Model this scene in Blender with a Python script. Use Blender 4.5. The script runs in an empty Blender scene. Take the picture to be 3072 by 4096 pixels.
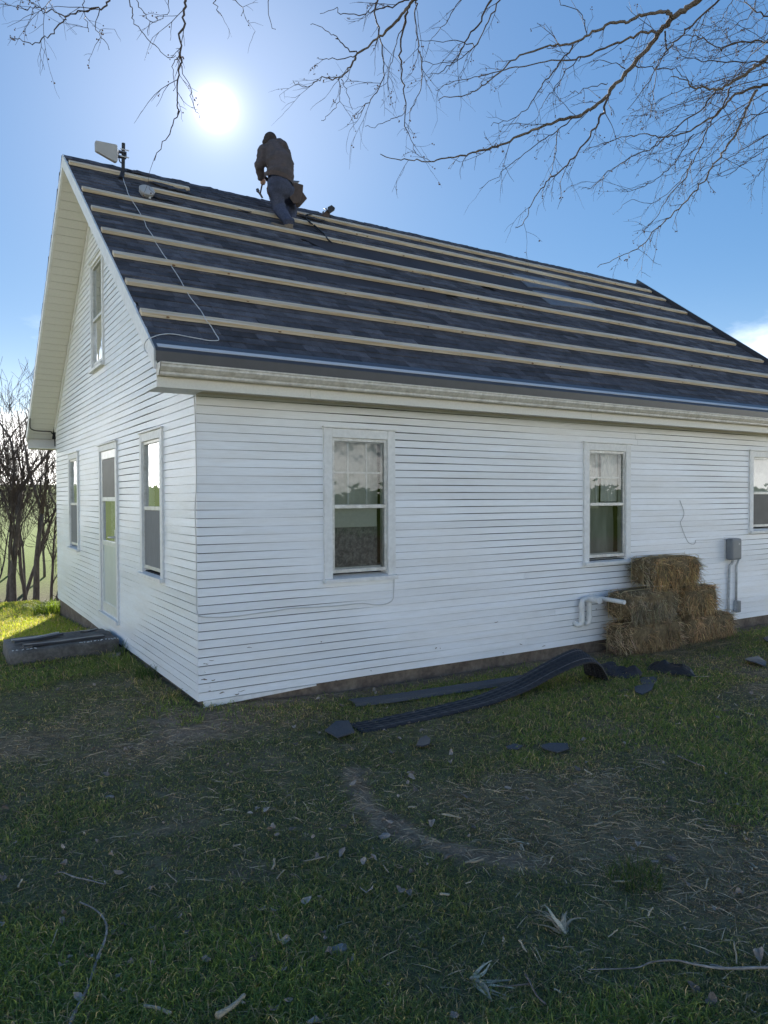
import bpy, bmesh, math, random
import numpy as np
from mathutils import Vector, Matrix
random.seed(7); rng = np.random.default_rng(7)
S = bpy.context.scene
COL = S.collection

# ------------------------------------------------------------------ camera
CAMP = np.array([-1.9565, -6.1060, 1.7291]); YAW, PIT, ROL = 0.5583, -0.0194, -0.0040; FPX = 2938.55
def _axes():
    cy, sy, cp, sp = math.cos(YAW), math.sin(YAW), math.cos(PIT), math.sin(PIT)
    F = np.array([sy*cp, cy*cp, sp]); R = np.array([cy, -sy, 0.]); U = np.cross(R, F)
    c, s = math.cos(ROL), math.sin(ROL)
    return F, c*R+s*U, -s*R+c*U
CF, CR, CU = _axes()
cam = bpy.data.objects.new('camera', bpy.data.cameras.new('camera')); COL.objects.link(cam)
cam.matrix_world = Matrix(((CR[0], CU[0], -CF[0], CAMP[0]), (CR[1], CU[1], -CF[1], CAMP[1]), (CR[2], CU[2], -CF[2], CAMP[2]), (0, 0, 0, 1)))
cam.data.sensor_fit = 'VERTICAL'; cam.data.sensor_height = 36.0; cam.data.sensor_width = 27.0
cam.data.lens = FPX/4096*36.0; cam.data.clip_start = 0.05; cam.data.clip_end = 3000
S.camera = cam

# ------------------------------------------------------------------ sky, sun, exposure
SUN = np.array([0.295, 0.840, 0.456]); SUN /= np.linalg.norm(SUN)
SUN_EL = math.asin(SUN[2]); SUN_AZ = math.atan2(SUN[0], SUN[1])
W = bpy.data.worlds.new('World'); S.world = W; W.use_nodes = True
nt = W.node_tree; nt.nodes.clear()
def N(nt, t, **k):
    n = nt.nodes.new(t)
    for a, b in k.items(): setattr(n, a, b)
    return n
SKY_STRENGTH = 0.14
out = N(nt, 'ShaderNodeOutputWorld'); bg = N(nt, 'ShaderNodeBackground'); bg.inputs[1].default_value = SKY_STRENGTH
sky = N(nt, 'ShaderNodeTexSky', sky_type='NISHITA'); sky.sun_disc = False
sky.sun_elevation = SUN_EL; sky.sun_rotation = SUN_AZ; sky.altitude = 300; sky.air_density = 1.0; sky.dust_density = 0.25; sky.ozone_density = 3.0
tc = N(nt, 'ShaderNodeTexCoord')
# aureole of the sun: a bright over-exposed core with a soft halo around it
dot = N(nt, 'ShaderNodeVectorMath', operation='DOT_PRODUCT'); dot.inputs[1].default_value = tuple(SUN)
nt.links.new(tc.outputs['Generated'], dot.inputs[0])
ac = N(nt, 'ShaderNodeMath', operation='ARCCOSINE', use_clamp=False); nt.links.new(dot.outputs['Value'], ac.inputs[0])
def gauss(sig, amp):
    a = N(nt, 'ShaderNodeMath', operation='DIVIDE'); nt.links.new(ac.outputs[0], a.inputs[0]); a.inputs[1].default_value = math.radians(sig)
    b = N(nt, 'ShaderNodeMath', operation='POWER'); nt.links.new(a.outputs[0], b.inputs[0]); b.inputs[1].default_value = 2
    c = N(nt, 'ShaderNodeMath', operation='MULTIPLY'); nt.links.new(b.outputs[0], c.inputs[0]); c.inputs[1].default_value = -1
    d = N(nt, 'ShaderNodeMath', operation='EXPONENT'); nt.links.new(c.outputs[0], d.inputs[0])
    e = N(nt, 'ShaderNodeMath', operation='MULTIPLY'); nt.links.new(d.outputs[0], e.inputs[0]); e.inputs[1].default_value = amp
    return e
g1, g2, g3 = gauss(0.66, 26.0), gauss(2.0, 1.2), gauss(9.0, 0.36)
ad = N(nt, 'ShaderNodeMath', operation='ADD'); nt.links.new(g1.outputs[0], ad.inputs[0]); nt.links.new(g2.outputs[0], ad.inputs[1])
ad2 = N(nt, 'ShaderNodeMath', operation='ADD'); nt.links.new(ad.outputs[0], ad2.inputs[0]); nt.links.new(g3.outputs[0], ad2.inputs[1])
halo = N(nt, 'ShaderNodeVectorMath', operation='SCALE'); halo.inputs[0].default_value = (0.95, 0.90, 1.0); nt.links.new(ad2.outputs[0], halo.inputs['Scale'])
# even out the sky the way a clear spring sky through thin haze does, the same in every direction
gam = N(nt, 'ShaderNodeGamma'); gam.inputs[1].default_value = 0.50; nt.links.new(sky.outputs[0], gam.inputs[0])
hsv = N(nt, 'ShaderNodeHueSaturation'); hsv.inputs['Saturation'].default_value = 1.6; hsv.inputs['Value'].default_value = 0.80
nt.links.new(gam.outputs[0], hsv.inputs['Color'])
tnt = N(nt, 'ShaderNodeMix', data_type='RGBA', blend_type='MULTIPLY'); tnt.inputs[0].default_value = 1.0; tnt.inputs[7].default_value = (0.76, 0.955, 1.15, 1); nt.links.new(hsv.outputs[0], tnt.inputs[6])
# scattered low clouds
mp = N(nt, 'ShaderNodeMapping'); mp.inputs['Scale'].default_value = (1, 1, 2.6); mp.inputs['Location'].default_value = (7.737, 0.330, 4.729)
nt.links.new(tc.outputs['Generated'], mp.inputs[0])
cn = N(nt, 'ShaderNodeTexNoise'); cn.inputs['Scale'].default_value = 3.1; cn.inputs['Detail'].default_value = 9; cn.inputs['Roughness'].default_value = 0.58
nt.links.new(mp.outputs[0], cn.inputs['Vector'])
cr = N(nt, 'ShaderNodeValToRGB'); cr.color_ramp.elements[0].position = 0.45; cr.color_ramp.elements[1].position = 0.58
nt.links.new(cn.outputs['Fac'], cr.inputs[0])
sep = N(nt, 'ShaderNodeSeparateXYZ'); nt.links.new(tc.outputs['Generated'], sep.inputs[0])
er = N(nt, 'ShaderNodeMapRange'); er.inputs[1].default_value = 0.24; er.inputs[2].default_value = 0.09; er.interpolation_type = 'SMOOTHSTEP'
nt.links.new(sep.outputs['Z'], er.inputs[0])
cm = N(nt, 'ShaderNodeMath', operation='MULTIPLY'); nt.links.new(cr.outputs[0], cm.inputs[0]); nt.links.new(er.outputs[0], cm.inputs[1])
cmix = N(nt, 'ShaderNodeMix', data_type='RGBA'); nt.links.new(cm.outputs[0], cmix.inputs[0])
nt.links.new(tnt.outputs[2], cmix.inputs[6]); cmix.inputs[7].default_value = (11.5, 11.3, 11.0, 1)
# pale haze that brightens towards the horizon all round
hz1 = N(nt, 'ShaderNodeMath', operation='MAXIMUM'); nt.links.new(sep.outputs['Z'], hz1.inputs[0]); hz1.inputs[1].default_value = 0.0
hz2 = N(nt, 'ShaderNodeMath', operation='MULTIPLY'); nt.links.new(hz1.outputs[0], hz2.inputs[0]); hz2.inputs[1].default_value = -1/0.048
hz3 = N(nt, 'ShaderNodeMath', operation='EXPONENT'); nt.links.new(hz2.outputs[0], hz3.inputs[0])
hzc = N(nt, 'ShaderNodeVectorMath', operation='SCALE'); hzc.inputs[0].default_value = (15.5, 14.8, 13.4); nt.links.new(hz3.outputs[0], hzc.inputs['Scale'])
hza = N(nt, 'ShaderNodeVectorMath', operation='ADD'); nt.links.new(cmix.outputs[2], hza.inputs[0]); nt.links.new(hzc.outputs[0], hza.inputs[1])
sumv = N(nt, 'ShaderNodeVectorMath', operation='ADD'); nt.links.new(hza.outputs[0], sumv.inputs[0])
hs2 = N(nt, 'ShaderNodeVectorMath', operation='SCALE'); nt.links.new(halo.outputs[0], hs2.inputs[0]); hs2.inputs['Scale'].default_value = 1.6
nt.links.new(hs2.outputs[0], sumv.inputs[1])
nt.links.new(sumv.outputs[0], bg.inputs[0]); nt.links.new(bg.outputs[0], out.inputs[0])

sl = bpy.data.lights.new('sun', 'SUN'); sl.energy = 5.0; sl.angle = math.radians(0.5); sl.color = (1.0, 0.95, 0.86)
so = bpy.data.objects.new('sun', sl); COL.objects.link(so)
so.rotation_euler = Vector(-SUN).to_track_quat('-Z', 'Y').to_euler(); so.location = (5, 15, 14)

S.view_settings.view_transform = 'Standard'; S.view_settings.look = 'None'; S.view_settings.gamma = 1.0
S.view_settings.use_curve_mapping = False; S.view_settings.exposure = 1.24
S.render.engine = 'CYCLES'; S.cycles.max_bounces = 8; S.cycles.transparent_max_bounces = 12; S.cycles.use_denoising = True
S.cycles.sample_clamp_indirect = 6.0

# ------------------------------------------------------------------ helpers
def ray(u, v): return CF + CR*((u-1536)/FPX) - CU*((v-2048)/FPX)
def on_plane(u, v, n, d):
    r = ray(u, v); n = np.array(n, float); return CAMP + r*((d-CAMP@n)/(r@n))
def on_front(u, v, y=0.0): return on_plane(u, v, (0, 1, 0), y)
def on_gable(u, v, x=0.0): return on_plane(u, v, (1, 0, 0), x)
GW, ZR, ZE, OY, OX, XR = 7.7816, 6.0422, 2.888, 0.33, 0.428, 10.36     # gable width, ridge, eave, overhangs, roof end
SL = (ZR-ZE)/(GW/2+OY); SANG = math.atan(SL); CSA, SSA = math.cos(SANG), math.sin(SANG)
def roof_z(y): return ZE+SL*(y+OY)
def on_roof(u, v, h=0.0): return on_plane(u, v, (0, -SSA, CSA), (ZE+SL*OY)*CSA+h)
def at_depth(u, v, d): return CAMP + ray(u, v)*d

def vnoise(x, y, seed=0):
    x = np.asarray(x, float); y = np.asarray(y, float)
    xi = np.floor(x).astype(np.int64); yi = np.floor(y).astype(np.int64); xf = x-xi; yf = y-yi
    def h(a, b):
        n = (a*374761393 + b*668265263 + seed*1442695041) & 0x7fffffff
        n = ((n ^ (n >> 13))*1274126177) & 0x7fffffff
        return ((n ^ (n >> 16)) & 0xffff)/65535.0
    u = xf*xf*(3-2*xf); w = yf*yf*(3-2*yf)
    return (h(xi, yi)*(1-u)+h(xi+1, yi)*u)*(1-w)+(h(xi, yi+1)*(1-u)+h(xi+1, yi+1)*u)*w
def fbm(x, y, o=4, seed=0):
    a, s, t = 1.0, 0.0, 0.0
    for i in range(o):
        s = s+a*vnoise(np.asarray(x)*2**i, np.asarray(y)*2**i, seed+i); t += a; a *= 0.5
    return s/t
def sst(a, b, x): t = np.clip((np.asarray(x, float)-a)/(b-a), 0, 1); return t*t*(3-2*t)

def gz(x, y):
    """height of the ground"""
    x = np.asarray(x, float); y = np.asarray(y, float)
    z = -0.13 + 0*x
    z = z + 0.085*np.exp(-((x-0.0)**2/1.2+(y-0.3)**2/2.5))
    z = z + 0.07*np.exp(-((x+0.6)**2/2+(y-3.2)**2/2.5))
    back = sst(3.5, 9.5, y)*sst(11.5, 9.5, x)
    z = z - 0.22*back
    z = z - 1.3*sst(10.0, 15.0, y) + 0.9*sst(15, 30, y)
    r = np.hypot(x+2, y+6)
    hill = sst(28, 190, r)
    fwd = np.clip((y+6)/(r+1e-6), -1, 1)
    z = z + hill*(3.0 + 1.8*sst(0.2, 1.0, fwd) + 1.6*fbm(x/120, y/120, 2, 5)) - 4.0*sst(200, 500, r)
    z = z + 0.05*(fbm(x*0.9, y*0.9, 3, 2)-0.5)*sst(0.1, 0.7, -y + 2*(x < -0.3)*1.0)
    # rough ridge of bare earth that crosses the lawn
    return z
def put(x, y, dz=0.0): return (float(x), float(y), float(gz(x, y))+dz)
def on_ground(u, v):
    r = ray(u, v); t = (-0.13-CAMP[2])/r[2]
    for _ in range(12):
        p = CAMP+r*t; t = (float(gz(p[0], p[1]))-CAMP[2])/r[2]
    p = CAMP+r*t; p[2] = float(gz(p[0], p[1])); return p

class MB:
    def __init__(s): s.v = []; s.f = []; s.c = []
    def add(s, vs, fs, c=1.0):
        o = len(s.v); s.v += [tuple(map(float, p)) for p in vs]; s.f += [tuple(i+o for i in f) for f in fs]
        s.c += (list(c) if isinstance(c, (list, tuple, np.ndarray)) else [c]*len(vs)); return s
    def box(s, a, b, c=1.0):
        x0, y0, z0 = a; x1, y1, z1 = b
        return s.add([(x0, y0, z0), (x1, y0, z0), (x1, y1, z0), (x0, y1, z0), (x0, y0, z1), (x1, y0, z1), (x1, y1, z1), (x0, y1, z1)],
                     [(0, 3, 2, 1), (4, 5, 6, 7), (0, 1, 5, 4), (1, 2, 6, 5), (2, 3, 7, 6), (3, 0, 4, 7)], c)
    def hexa(s, p, c=1.0):   # eight corners: bottom ring 0-3, top ring 4-7
        return s.add(p, [(0, 3, 2, 1), (4, 5, 6, 7), (0, 1, 5, 4), (1, 2, 6, 5), (2, 3, 7, 6), (3, 0, 4, 7)], c)
    def prism(s, ring_a, ring_b, c=1.0, caps=True):
        n = len(ring_a); f = [(i, (i+1) % n, n+(i+1) % n, n+i) for i in range(n)]
        if caps: f += [tuple(range(n))[::-1], tuple(range(n, 2*n))]
        return s.add(list(ring_a)+list(ring_b), f, c)
    def tube(s, pts, rad, n=6, c=1.0, caps=True, squash=None):
        pts = [np.array(p, float) for p in pts]; m = len(pts)
        if m < 2: return s
        rad = [rad]*m if np.isscalar(rad) else list(rad)
        t0 = pts[1]-pts[0]; t0 = t0/(np.linalg.norm(t0)+1e-9)
        ref = np.array([0, 0, 1.]) if abs(t0[2]) < 0.9 else np.array([1., 0, 0])
        a = np.cross(t0, ref); a /= np.linalg.norm(a)
        vs = []
        for i in range(m):
            t = pts[min(i+1, m-1)]-pts[max(i-1, 0)]; t = t/(np.linalg.norm(t)+1e-9)
            a = a-t*(a@t); a /= (np.linalg.norm(a)+1e-9); b = np.cross(t, a)
            for k in range(n):
                w = 2*math.pi*k/n; vs.append(pts[i]+rad[i]*(math.cos(w)*a+math.sin(w)*b*(squash or 1)))
        f = [(i*n+k, i*n+(k+1) % n, (i+1)*n+(k+1) % n, (i+1)*n+k) for i in range(m-1) for k in range(n)]
        if caps: f += [tuple(range(n))[::-1], tuple(range((m-1)*n, m*n))]
        return s.add(vs, f, c)
    def ball(s, p, r, nu=10, nv=7, c=1.0, M=None):
        vs = []; p = np.array(p, float); r = np.array(r if not np.isscalar(r) else (r, r, r), float)
        for j in range(nv+1):
            th = math.pi*j/nv
            for i in range(nu):
                ph = 2*math.pi*i/nu; q = np.array([math.sin(th)*math.cos(ph), math.sin(th)*math.sin(ph), math.cos(th)])*r
                if M is not None: q = np.array(M @ Vector(q))
                vs.append(p+q)
        f = [(j*nu+i, j*nu+(i+1) % nu, (j+1)*nu+(i+1) % nu, (j+1)*nu+i) for j in range(nv) for i in range(nu)]
        return s.add(vs, f, c)
    def mesh(s, name, mat, smooth=False, bevel=0.0):
        me = bpy.data.meshes.new(name); me.from_pydata(s.v, [], s.f); me.update()
        at = me.attributes.new('shade', 'FLOAT', 'POINT'); at.data.foreach_set('value', np.array(s.c, np.float32))
        if bevel or smooth:
            bm = bmesh.new(); bm.from_mesh(me)
            if bevel: bmesh.ops.bevel(bm, geom=[e for e in bm.edges if len(e.link_faces) == 2 and e.calc_face_angle(0) > 0.6], offset=bevel, segments=2, affect='EDGES', profile=0.6)
            bmesh.ops.recalc_face_normals(bm, faces=bm.faces); bm.to_mesh(me); bm.free()
        if smooth: me.polygons.foreach_set('use_smooth', [True]*len(me.polygons))
        if mat: me.materials.append(mat)
        return me
    def build(s, name, mat, parent=None, smooth=False, bevel=0.0, **tags):
        return link(name, s.mesh(name, mat, smooth, bevel), parent, **tags)
def link(name, me, parent=None, label=None, cat=None, group=None, kind=None, loc=None):
    o = bpy.data.objects.new(name, me); COL.objects.link(o)
    if parent is not None: o.parent = parent
    if loc is not None: o.location = loc
    if label: o['label'] = label
    if cat: o['category'] = cat
    if group: o['group'] = group
    if kind: o['kind'] = kind
    return o
def thing(name, label, cat, loc=(0, 0, 0), group=None):
    o = bpy.data.objects.new(name, None); COL.objects.link(o); o.location = loc; o['label'] = label; o['category'] = cat
    if group: o['group'] = group
    o.empty_display_size = 0.2
    return o
def np_mesh(name, V, faces_idx, sizes, mat, shade=None, col=None, smooth=False):
    """fast mesh from numpy arrays: V (n,3); faces_idx flat loop indices; sizes per face"""
    me = bpy.data.meshes.new(name); me.vertices.add(len(V)); me.vertices.foreach_set('co', V.astype(np.float32).ravel())
    me.loops.add(len(faces_idx)); me.loops.foreach_set('vertex_index', faces_idx.astype(np.int32))
    st = np.concatenate([[0], np.cumsum(sizes)[:-1]]).astype(np.int32)
    me.polygons.add(len(sizes)); me.polygons.foreach_set('loop_start', st); me.polygons.foreach_set('loop_total', sizes.astype(np.int32))
    if smooth: me.polygons.foreach_set('use_smooth', np.ones(len(sizes), bool))
    if shade is not None:
        a = me.attributes.new('shade', 'FLOAT', 'POINT'); a.data.foreach_set('value', shade.astype(np.float32))
    if col is not None:
        a = me.attributes.new('tint', 'FLOAT_COLOR', 'POINT'); c4 = np.ones((len(V), 4), np.float32); c4[:, :3] = col; a.data.foreach_set('color', c4.ravel())
    me.update(calc_edges=True); me.validate()
    if mat: me.materials.append(mat)
    return me

# ------------------------------------------------------------------ materials
def mat(name, base, rough=0.7, noise=0.0, nscale=8.0, bump=0.0, bscale=40.0, stretch=(1, 1, 1), base2=None, n2=0.0, metal=0.0, shade=0.0, spec=0.4, objrand=0.0, coat=0.0, transl=None, lo=0.38, hi=0.62, coords='Object'):
    m = bpy.data.materials.new(name); m.use_nodes = True; t = m.node_tree; b = t.nodes['Principled BSDF']
    b.inputs['Roughness'].default_value = rough; b.inputs['Metallic'].default_value = metal; b.inputs['Specular IOR Level'].default_value = spec
    L = t.links.new
    co = N(t, 'ShaderNodeTexCoord'); mpn = N(t, 'ShaderNodeMapping'); mpn.inputs['Scale'].default_value = stretch; L(co.outputs[coords], mpn.inputs[0])
    c = None
    rgb = N(t, 'ShaderNodeRGB'); rgb.outputs[0].default_value = (*base, 1); c = rgb.outputs[0]
    if base2 is not None:
        n = N(t, 'ShaderNodeTexNoise'); n.inputs['Scale'].default_value = nscale; n.inputs['Detail'].default_value = 6; n.inputs['Roughness'].default_value = 0.62; L(mpn.outputs[0], n.inputs['Vector'])
        r = N(t, 'ShaderNodeMapRange'); r.inputs[1].default_value = lo; r.inputs[2].default_value = hi; L(n.outputs['Fac'], r.inputs[0])
        mx = N(t, 'ShaderNodeMix', data_type='RGBA'); L(r.outputs[0], mx.inputs[0]); L(c, mx.inputs[6]); mx.inputs[7].default_value = (*base2, 1); c = mx.outputs[2]
    def mulv(c, val_socket):
        mm = N(t, 'ShaderNodeMix', data_type='RGBA', blend_type='MULTIPLY'); mm.inputs[0].default_value = 1.0; L(c, mm.inputs[6]); L(val_socket, mm.inputs[7]); return mm.outputs[2]
    if noise:
        n = N(t, 'ShaderNodeTexNoise'); n.inputs['Scale'].default_value = bscale; n.inputs['Detail'].default_value = 4; L(mpn.outputs[0], n.inputs['Vector'])
        r = N(t, 'ShaderNodeMapRange'); r.inputs[1].default_value = 0.3; r.inputs[2].default_value = 0.7; r.inputs[3].default_value = 1-noise; r.inputs[4].default_value = 1+noise*0.6; L(n.outputs['Fac'], r.inputs[0]); c = mulv(c, r.outputs[0])
    if shade:
        a = N(t, 'ShaderNodeAttribute'); a.attribute_name = 'shade'; c = mulv(c, a.outputs['Fac'])
    if objrand:
        oi = N(t, 'ShaderNodeObjectInfo'); r = N(t, 'ShaderNodeMapRange'); r.inputs[3].default_value = 1-objrand; r.inputs[4].default_value = 1+objrand; L(oi.outputs['Random'], r.inputs[0]); c = mulv(c, r.outputs[0])
    L(c, b.inputs['Base Color'])
    if bump:
        n = N(t, 'ShaderNodeTexNoise'); n.inputs['Scale'].default_value = bscale; n.inputs['Detail'].default_value = 5; L(mpn.outputs[0], n.inputs['Vector'])
        bp = N(t, 'ShaderNodeBump'); bp.inputs['Strength'].default_value = bump; bp.inputs['Distance'].default_value = 0.004; L(n.outputs['Fac'], bp.inputs['Height']); L(bp.outputs[0], b.inputs['Normal'])
    m['_c'] = 1
    return m
def tint_mat(name, transl=0.0, rough=0.6):
    m = bpy.data.materials.new(name); m.use_nodes = True; t = m.node_tree; b = t.nodes['Principled BSDF']; b.inputs['Roughness'].default_value = rough; b.inputs['Specular IOR Level'].default_value = 0.25
    a = N(t, 'ShaderNodeAttribute'); a.attribute_name = 'tint'; t.links.new(a.outputs['Color'], b.inputs['Base Color'])
    if transl:
        tr = N(t, 'ShaderNodeBsdfTranslucent'); mx = N(t, 'ShaderNodeMixShader'); mx.inputs[0].default_value = transl
        g = N(t, 'ShaderNodeVectorMath', operation='MULTIPLY'); t.links.new(a.outputs['Color'], g.inputs[0]); g.inputs[1].default_value = (2.8, 2.5, 1.2); t.links.new(g.outputs[0], tr.inputs[0])
        t.links.new(b.outputs[0], mx.inputs[1]); t.links.new(tr.outputs[0], mx.inputs[2]); t.links.new(mx.outputs[0], t.nodes['Material Output'].inputs[0])
    return m
def glass_mat(name, tintc=(0.55, 0.6, 0.58), boost=1.0, rough=0.0):
    m = bpy.data.materials.new(name); m.use_nodes = True; t = m.node_tree; t.nodes.remove(t.nodes['Principled BSDF'])
    tr = N(t, 'ShaderNodeBsdfTransparent'); tr.inputs[0].default_value = (*tintc, 1); gl = N(t, 'ShaderNodeBsdfGlossy'); gl.inputs['Roughness'].default_value = rough; gl.inputs[0].default_value = (0.95, 0.97, 1, 1)
    fr = N(t, 'ShaderNodeFresnel'); fr.inputs[0].default_value = 1.5; ml = N(t, 'ShaderNodeMath', operation='MULTIPLY', use_clamp=True); ml.inputs[1].default_value = boost
    co = N(t, 'ShaderNodeTexCoord'); n = N(t, 'ShaderNodeTexNoise'); n.inputs['Scale'].default_value = 5.0; t.links.new(co.outputs['Object'], n.inputs['Vector'])
    bp = N(t, 'ShaderNodeBump'); bp.inputs['Strength'].default_value = 0.22; bp.inputs['Distance'].default_value = 0.012; t.links.new(n.outputs['Fac'], bp.inputs['Height']); t.links.new(bp.outputs[0], gl.inputs['Normal'])
    mx = N(t, 'ShaderNodeMixShader'); t.links.new(fr.outputs[0], ml.inputs[0]); t.links.new(ml.outputs[0], mx.inputs[0]); t.links.new(tr.outputs[0], mx.inputs[1]); t.links.new(gl.outputs[0], mx.inputs[2])
    t.links.new(mx.outputs[0], t.nodes['Material Output'].inputs[0]); return m

M = {}
M['paint'] = mat('white_paint', (0.85, 0.875, 0.91), 0.42, noise=0.04, bscale=14, bump=0.2, stretch=(0.6, 0.6, 5), base2=(0.81, 0.815, 0.82), nscale=1.6, objrand=0.045, spec=0.5)
M['trim'] = mat('white_trim', (0.80, 0.80, 0.79), 0.5, noise=0.08, bscale=25, bump=0.2, base2=(0.70, 0.69, 0.66), nscale=5, lo=0.5, hi=0.75)
M['alu'] = mat('storm_frame', (0.66, 0.66, 0.64), 0.4, noise=0.12, bscale=30, base2=(0.52, 0.51, 0.48), nscale=9, metal=0.2)
M['vinyl'] = mat('soffit_vinyl', (0.72, 0.70, 0.64), 0.5, noise=0.05, bscale=60)
M['gutter'] = mat('gutter_metal', (0.66, 0.63, 0.57), 0.5, noise=0.15, bscale=35, base2=(0.50, 0.47, 0.41), nscale=9, lo=0.46, hi=0.7)
M['dark_trim'] = mat('dark_metal', (0.055, 0.058, 0.068), 0.35, noise=0.1, bscale=10)
M['lite_trim'] = mat('bright_metal', (0.55, 0.55, 0.56), 0.5)
M['shingle'] = mat('asphalt_shingle', (0.102, 0.100, 0.115), 0.85, noise=0.45, bscale=160, bump=0.5, base2=(0.062, 0.061, 0.07), nscale=7, shade=1, spec=0.3)
M['felt'] = mat('roofing_felt', (0.036, 0.034, 0.042), 0.9, noise=0.2, bscale=90, bump=0.15, base2=(0.05, 0.047, 0.055), nscale=2)
M['grey_patch'] = mat('grey_membrane', (0.11, 0.125, 0.155), 0.6, noise=0.25, bscale=40, base2=(0.17, 0.18, 0.2), nscale=4, bump=0.2)
M['pine'] = mat('pine_lumber', (0.70, 0.61, 0.48), 0.65, noise=0.22, bscale=10, stretch=(0.35, 9, 9), base2=(0.56, 0.43, 0.28), nscale=3.0, bump=0.2, objrand=0.10)
M['knot'] = mat('pine_knot', (0.22, 0.12, 0.06), 0.7, noise=0.3, bscale=60)
M['concrete'] = mat('old_concrete', (0.17, 0.155, 0.14), 0.9, noise=0.3, bscale=30, bump=0.6, base2=(0.10, 0.09, 0.08), nscale=4)
M['found'] = mat('foundation_block', (0.22, 0.18, 0.14), 0.95, noise=0.3, bscale=22, bump=0.5, base2=(0.13, 0.10, 0.08), nscale=3)
M['inside'] = mat('room_plaster', (0.30, 0.28, 0.25), 0.9)
M['tar'] = mat('tar_paper', (0.03, 0.028, 0.027), 0.95)
M['glass'] = glass_mat('window_glass', (0.74, 0.77, 0.76), 1.0)
M['grey_cloth'] = mat('grey_curtain', (0.34, 0.35, 0.33), 0.9, noise=0.25, bscale=7, stretch=(1, 1, 0.4))
M['glass_side'] = glass_mat('gable_glass', (0.7, 0.74, 0.72), 0.5)
M['curtain'] = mat('curtain_cloth', (0.74, 0.73, 0.70), 0.9, noise=0.1, bscale=12, shade=1)
M['lace'] = mat('lace_cloth', (0.30, 0.29, 0.29), 0.95, base2=(0.19, 0.185, 0.19), nscale=22, noise=0.3, bscale=60, lo=0.46, hi=0.56)
M['blind'] = mat('roller_blind', (0.60, 0.60, 0.55), 0.9, noise=0.06, bscale=30)
M['screen'] = mat('insect_screen', (0.20, 0.205, 0.21), 0.7, noise=0.12, bscale=18, stretch=(3, 3, 0.5))
M['dark_room'] = mat('dark_screen', (0.085, 0.086, 0.09), 0.5, noise=0.2, bscale=5)
M['pvc'] = mat('white_pvc', (0.80, 0.80, 0.79), 0.3, noise=0.05, bscale=20, base2=(0.7, 0.7, 0.68), nscale=8)
M['grey_box'] = mat('grey_plastic', (0.20, 0.215, 0.23), 0.4, noise=0.08, bscale=12)
M['conduit'] = mat('painted_conduit', (0.60, 0.61, 0.62), 0.5, noise=0.15, bscale=24, base2=(0.42, 0.43, 0.44), nscale=7)
M['wire'] = mat('white_cable', (0.58, 0.58, 0.58), 0.5)
M['greywire'] = mat('grey_cable', (0.45, 0.45, 0.46), 0.5)
M['black'] = mat('black_rubber', (0.022, 0.022, 0.025), 0.55, noise=0.2, bscale=60, bump=0.3)
M['mat'] = mat('ridge_vent_plastic', (0.022, 0.022, 0.027), 0.5, noise=0.25, bscale=70, bump=0.4, spec=0.4)
M['mat_line'] = mat('pale_ridge_line', (0.16, 0.15, 0.15), 0.7, noise=0.4, bscale=30)
M['granule'] = mat('shingle_scrap', (0.085, 0.09, 0.10), 0.9, noise=0.4, bscale=150, bump=0.5)
M['bark'] = mat('tree_bark', (0.17, 0.14, 0.115), 0.9, noise=0.35, bscale=30, bump=0.7, stretch=(1, 1, 0.4), base2=(0.11, 0.09, 0.075), nscale=5)
M['twig'] = mat('twig_bark', (0.075, 0.056, 0.046), 0.8)
M['bud'] = mat('spring_bud', (0.16, 0.09, 0.05), 0.7)
M['stick'] = mat('bleached_stick', (0.34, 0.30, 0.26), 0.85, noise=0.4, bscale=40, bump=0.3, base2=(0.18, 0.15, 0.125), nscale=8)
M['husk'] = mat('dry_husk', (0.44, 0.37, 0.26), 0.8, noise=0.25, bscale=30, stretch=(0.5, 6, 6), shade=1, objrand=0.25)
M['leaf'] = mat('dead_leaf', (0.27, 0.215, 0.17), 0.75, noise=0.3, bscale=60, objrand=0.62)
M['stone'] = mat('field_stone', (0.26, 0.24, 0.22), 0.9, noise=0.3, bscale=30, bump=0.4)
M['bale'] = mat('straw_core', (0.20, 0.145, 0.075), 0.95, noise=0.5, bscale=30, bump=0.8, base2=(0.13, 0.095, 0.05), nscale=9)
M['straw'] = tint_mat('straw_stalk', 0.0, 0.7)
M['grass'] = tint_mat('grass_blade', 0.35, 0.55)
M['twine'] = mat('baling_twine', (0.45, 0.36, 0.2), 0.8)
M['skin'] = mat('skin', (0.42, 0.26, 0.19), 0.55)
M['hoodie'] = mat('hoodie_cotton', (0.095, 0.078, 0.082), 0.95, noise=0.15, bscale=40, bump=0.5, base2=(0.07, 0.06, 0.062), nscale=6)
M['print'] = mat('back_print', (0.34, 0.32, 0.34), 0.9, noise=0.3, bscale=30)
M['jeans'] = mat('blue_denim', (0.075, 0.085, 0.13), 0.95, noise=0.25, bscale=60, bump=0.4, base2=(0.05, 0.058, 0.095), nscale=5)
M['beanie'] = mat('dark_knit', (0.045, 0.036, 0.036), 0.95, noise=0.3, bscale=90, bump=0.6)
M['boot'] = mat('boot_leather', (0.20, 0.155, 0.11), 0.7, noise=0.2, bscale=30)
M['leather'] = mat('belt_leather', (0.075, 0.05, 0.04), 0.65, noise=0.25, bscale=30, bump=0.3)
M['steel'] = mat('tool_steel', (0.16, 0.16, 0.17), 0.4, metal=0.7)
M['antenna'] = mat('antenna_plastic', (0.40, 0.39, 0.38), 0.45, noise=0.06, bscale=12)
M['wall_in'] = M['inside']

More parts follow.
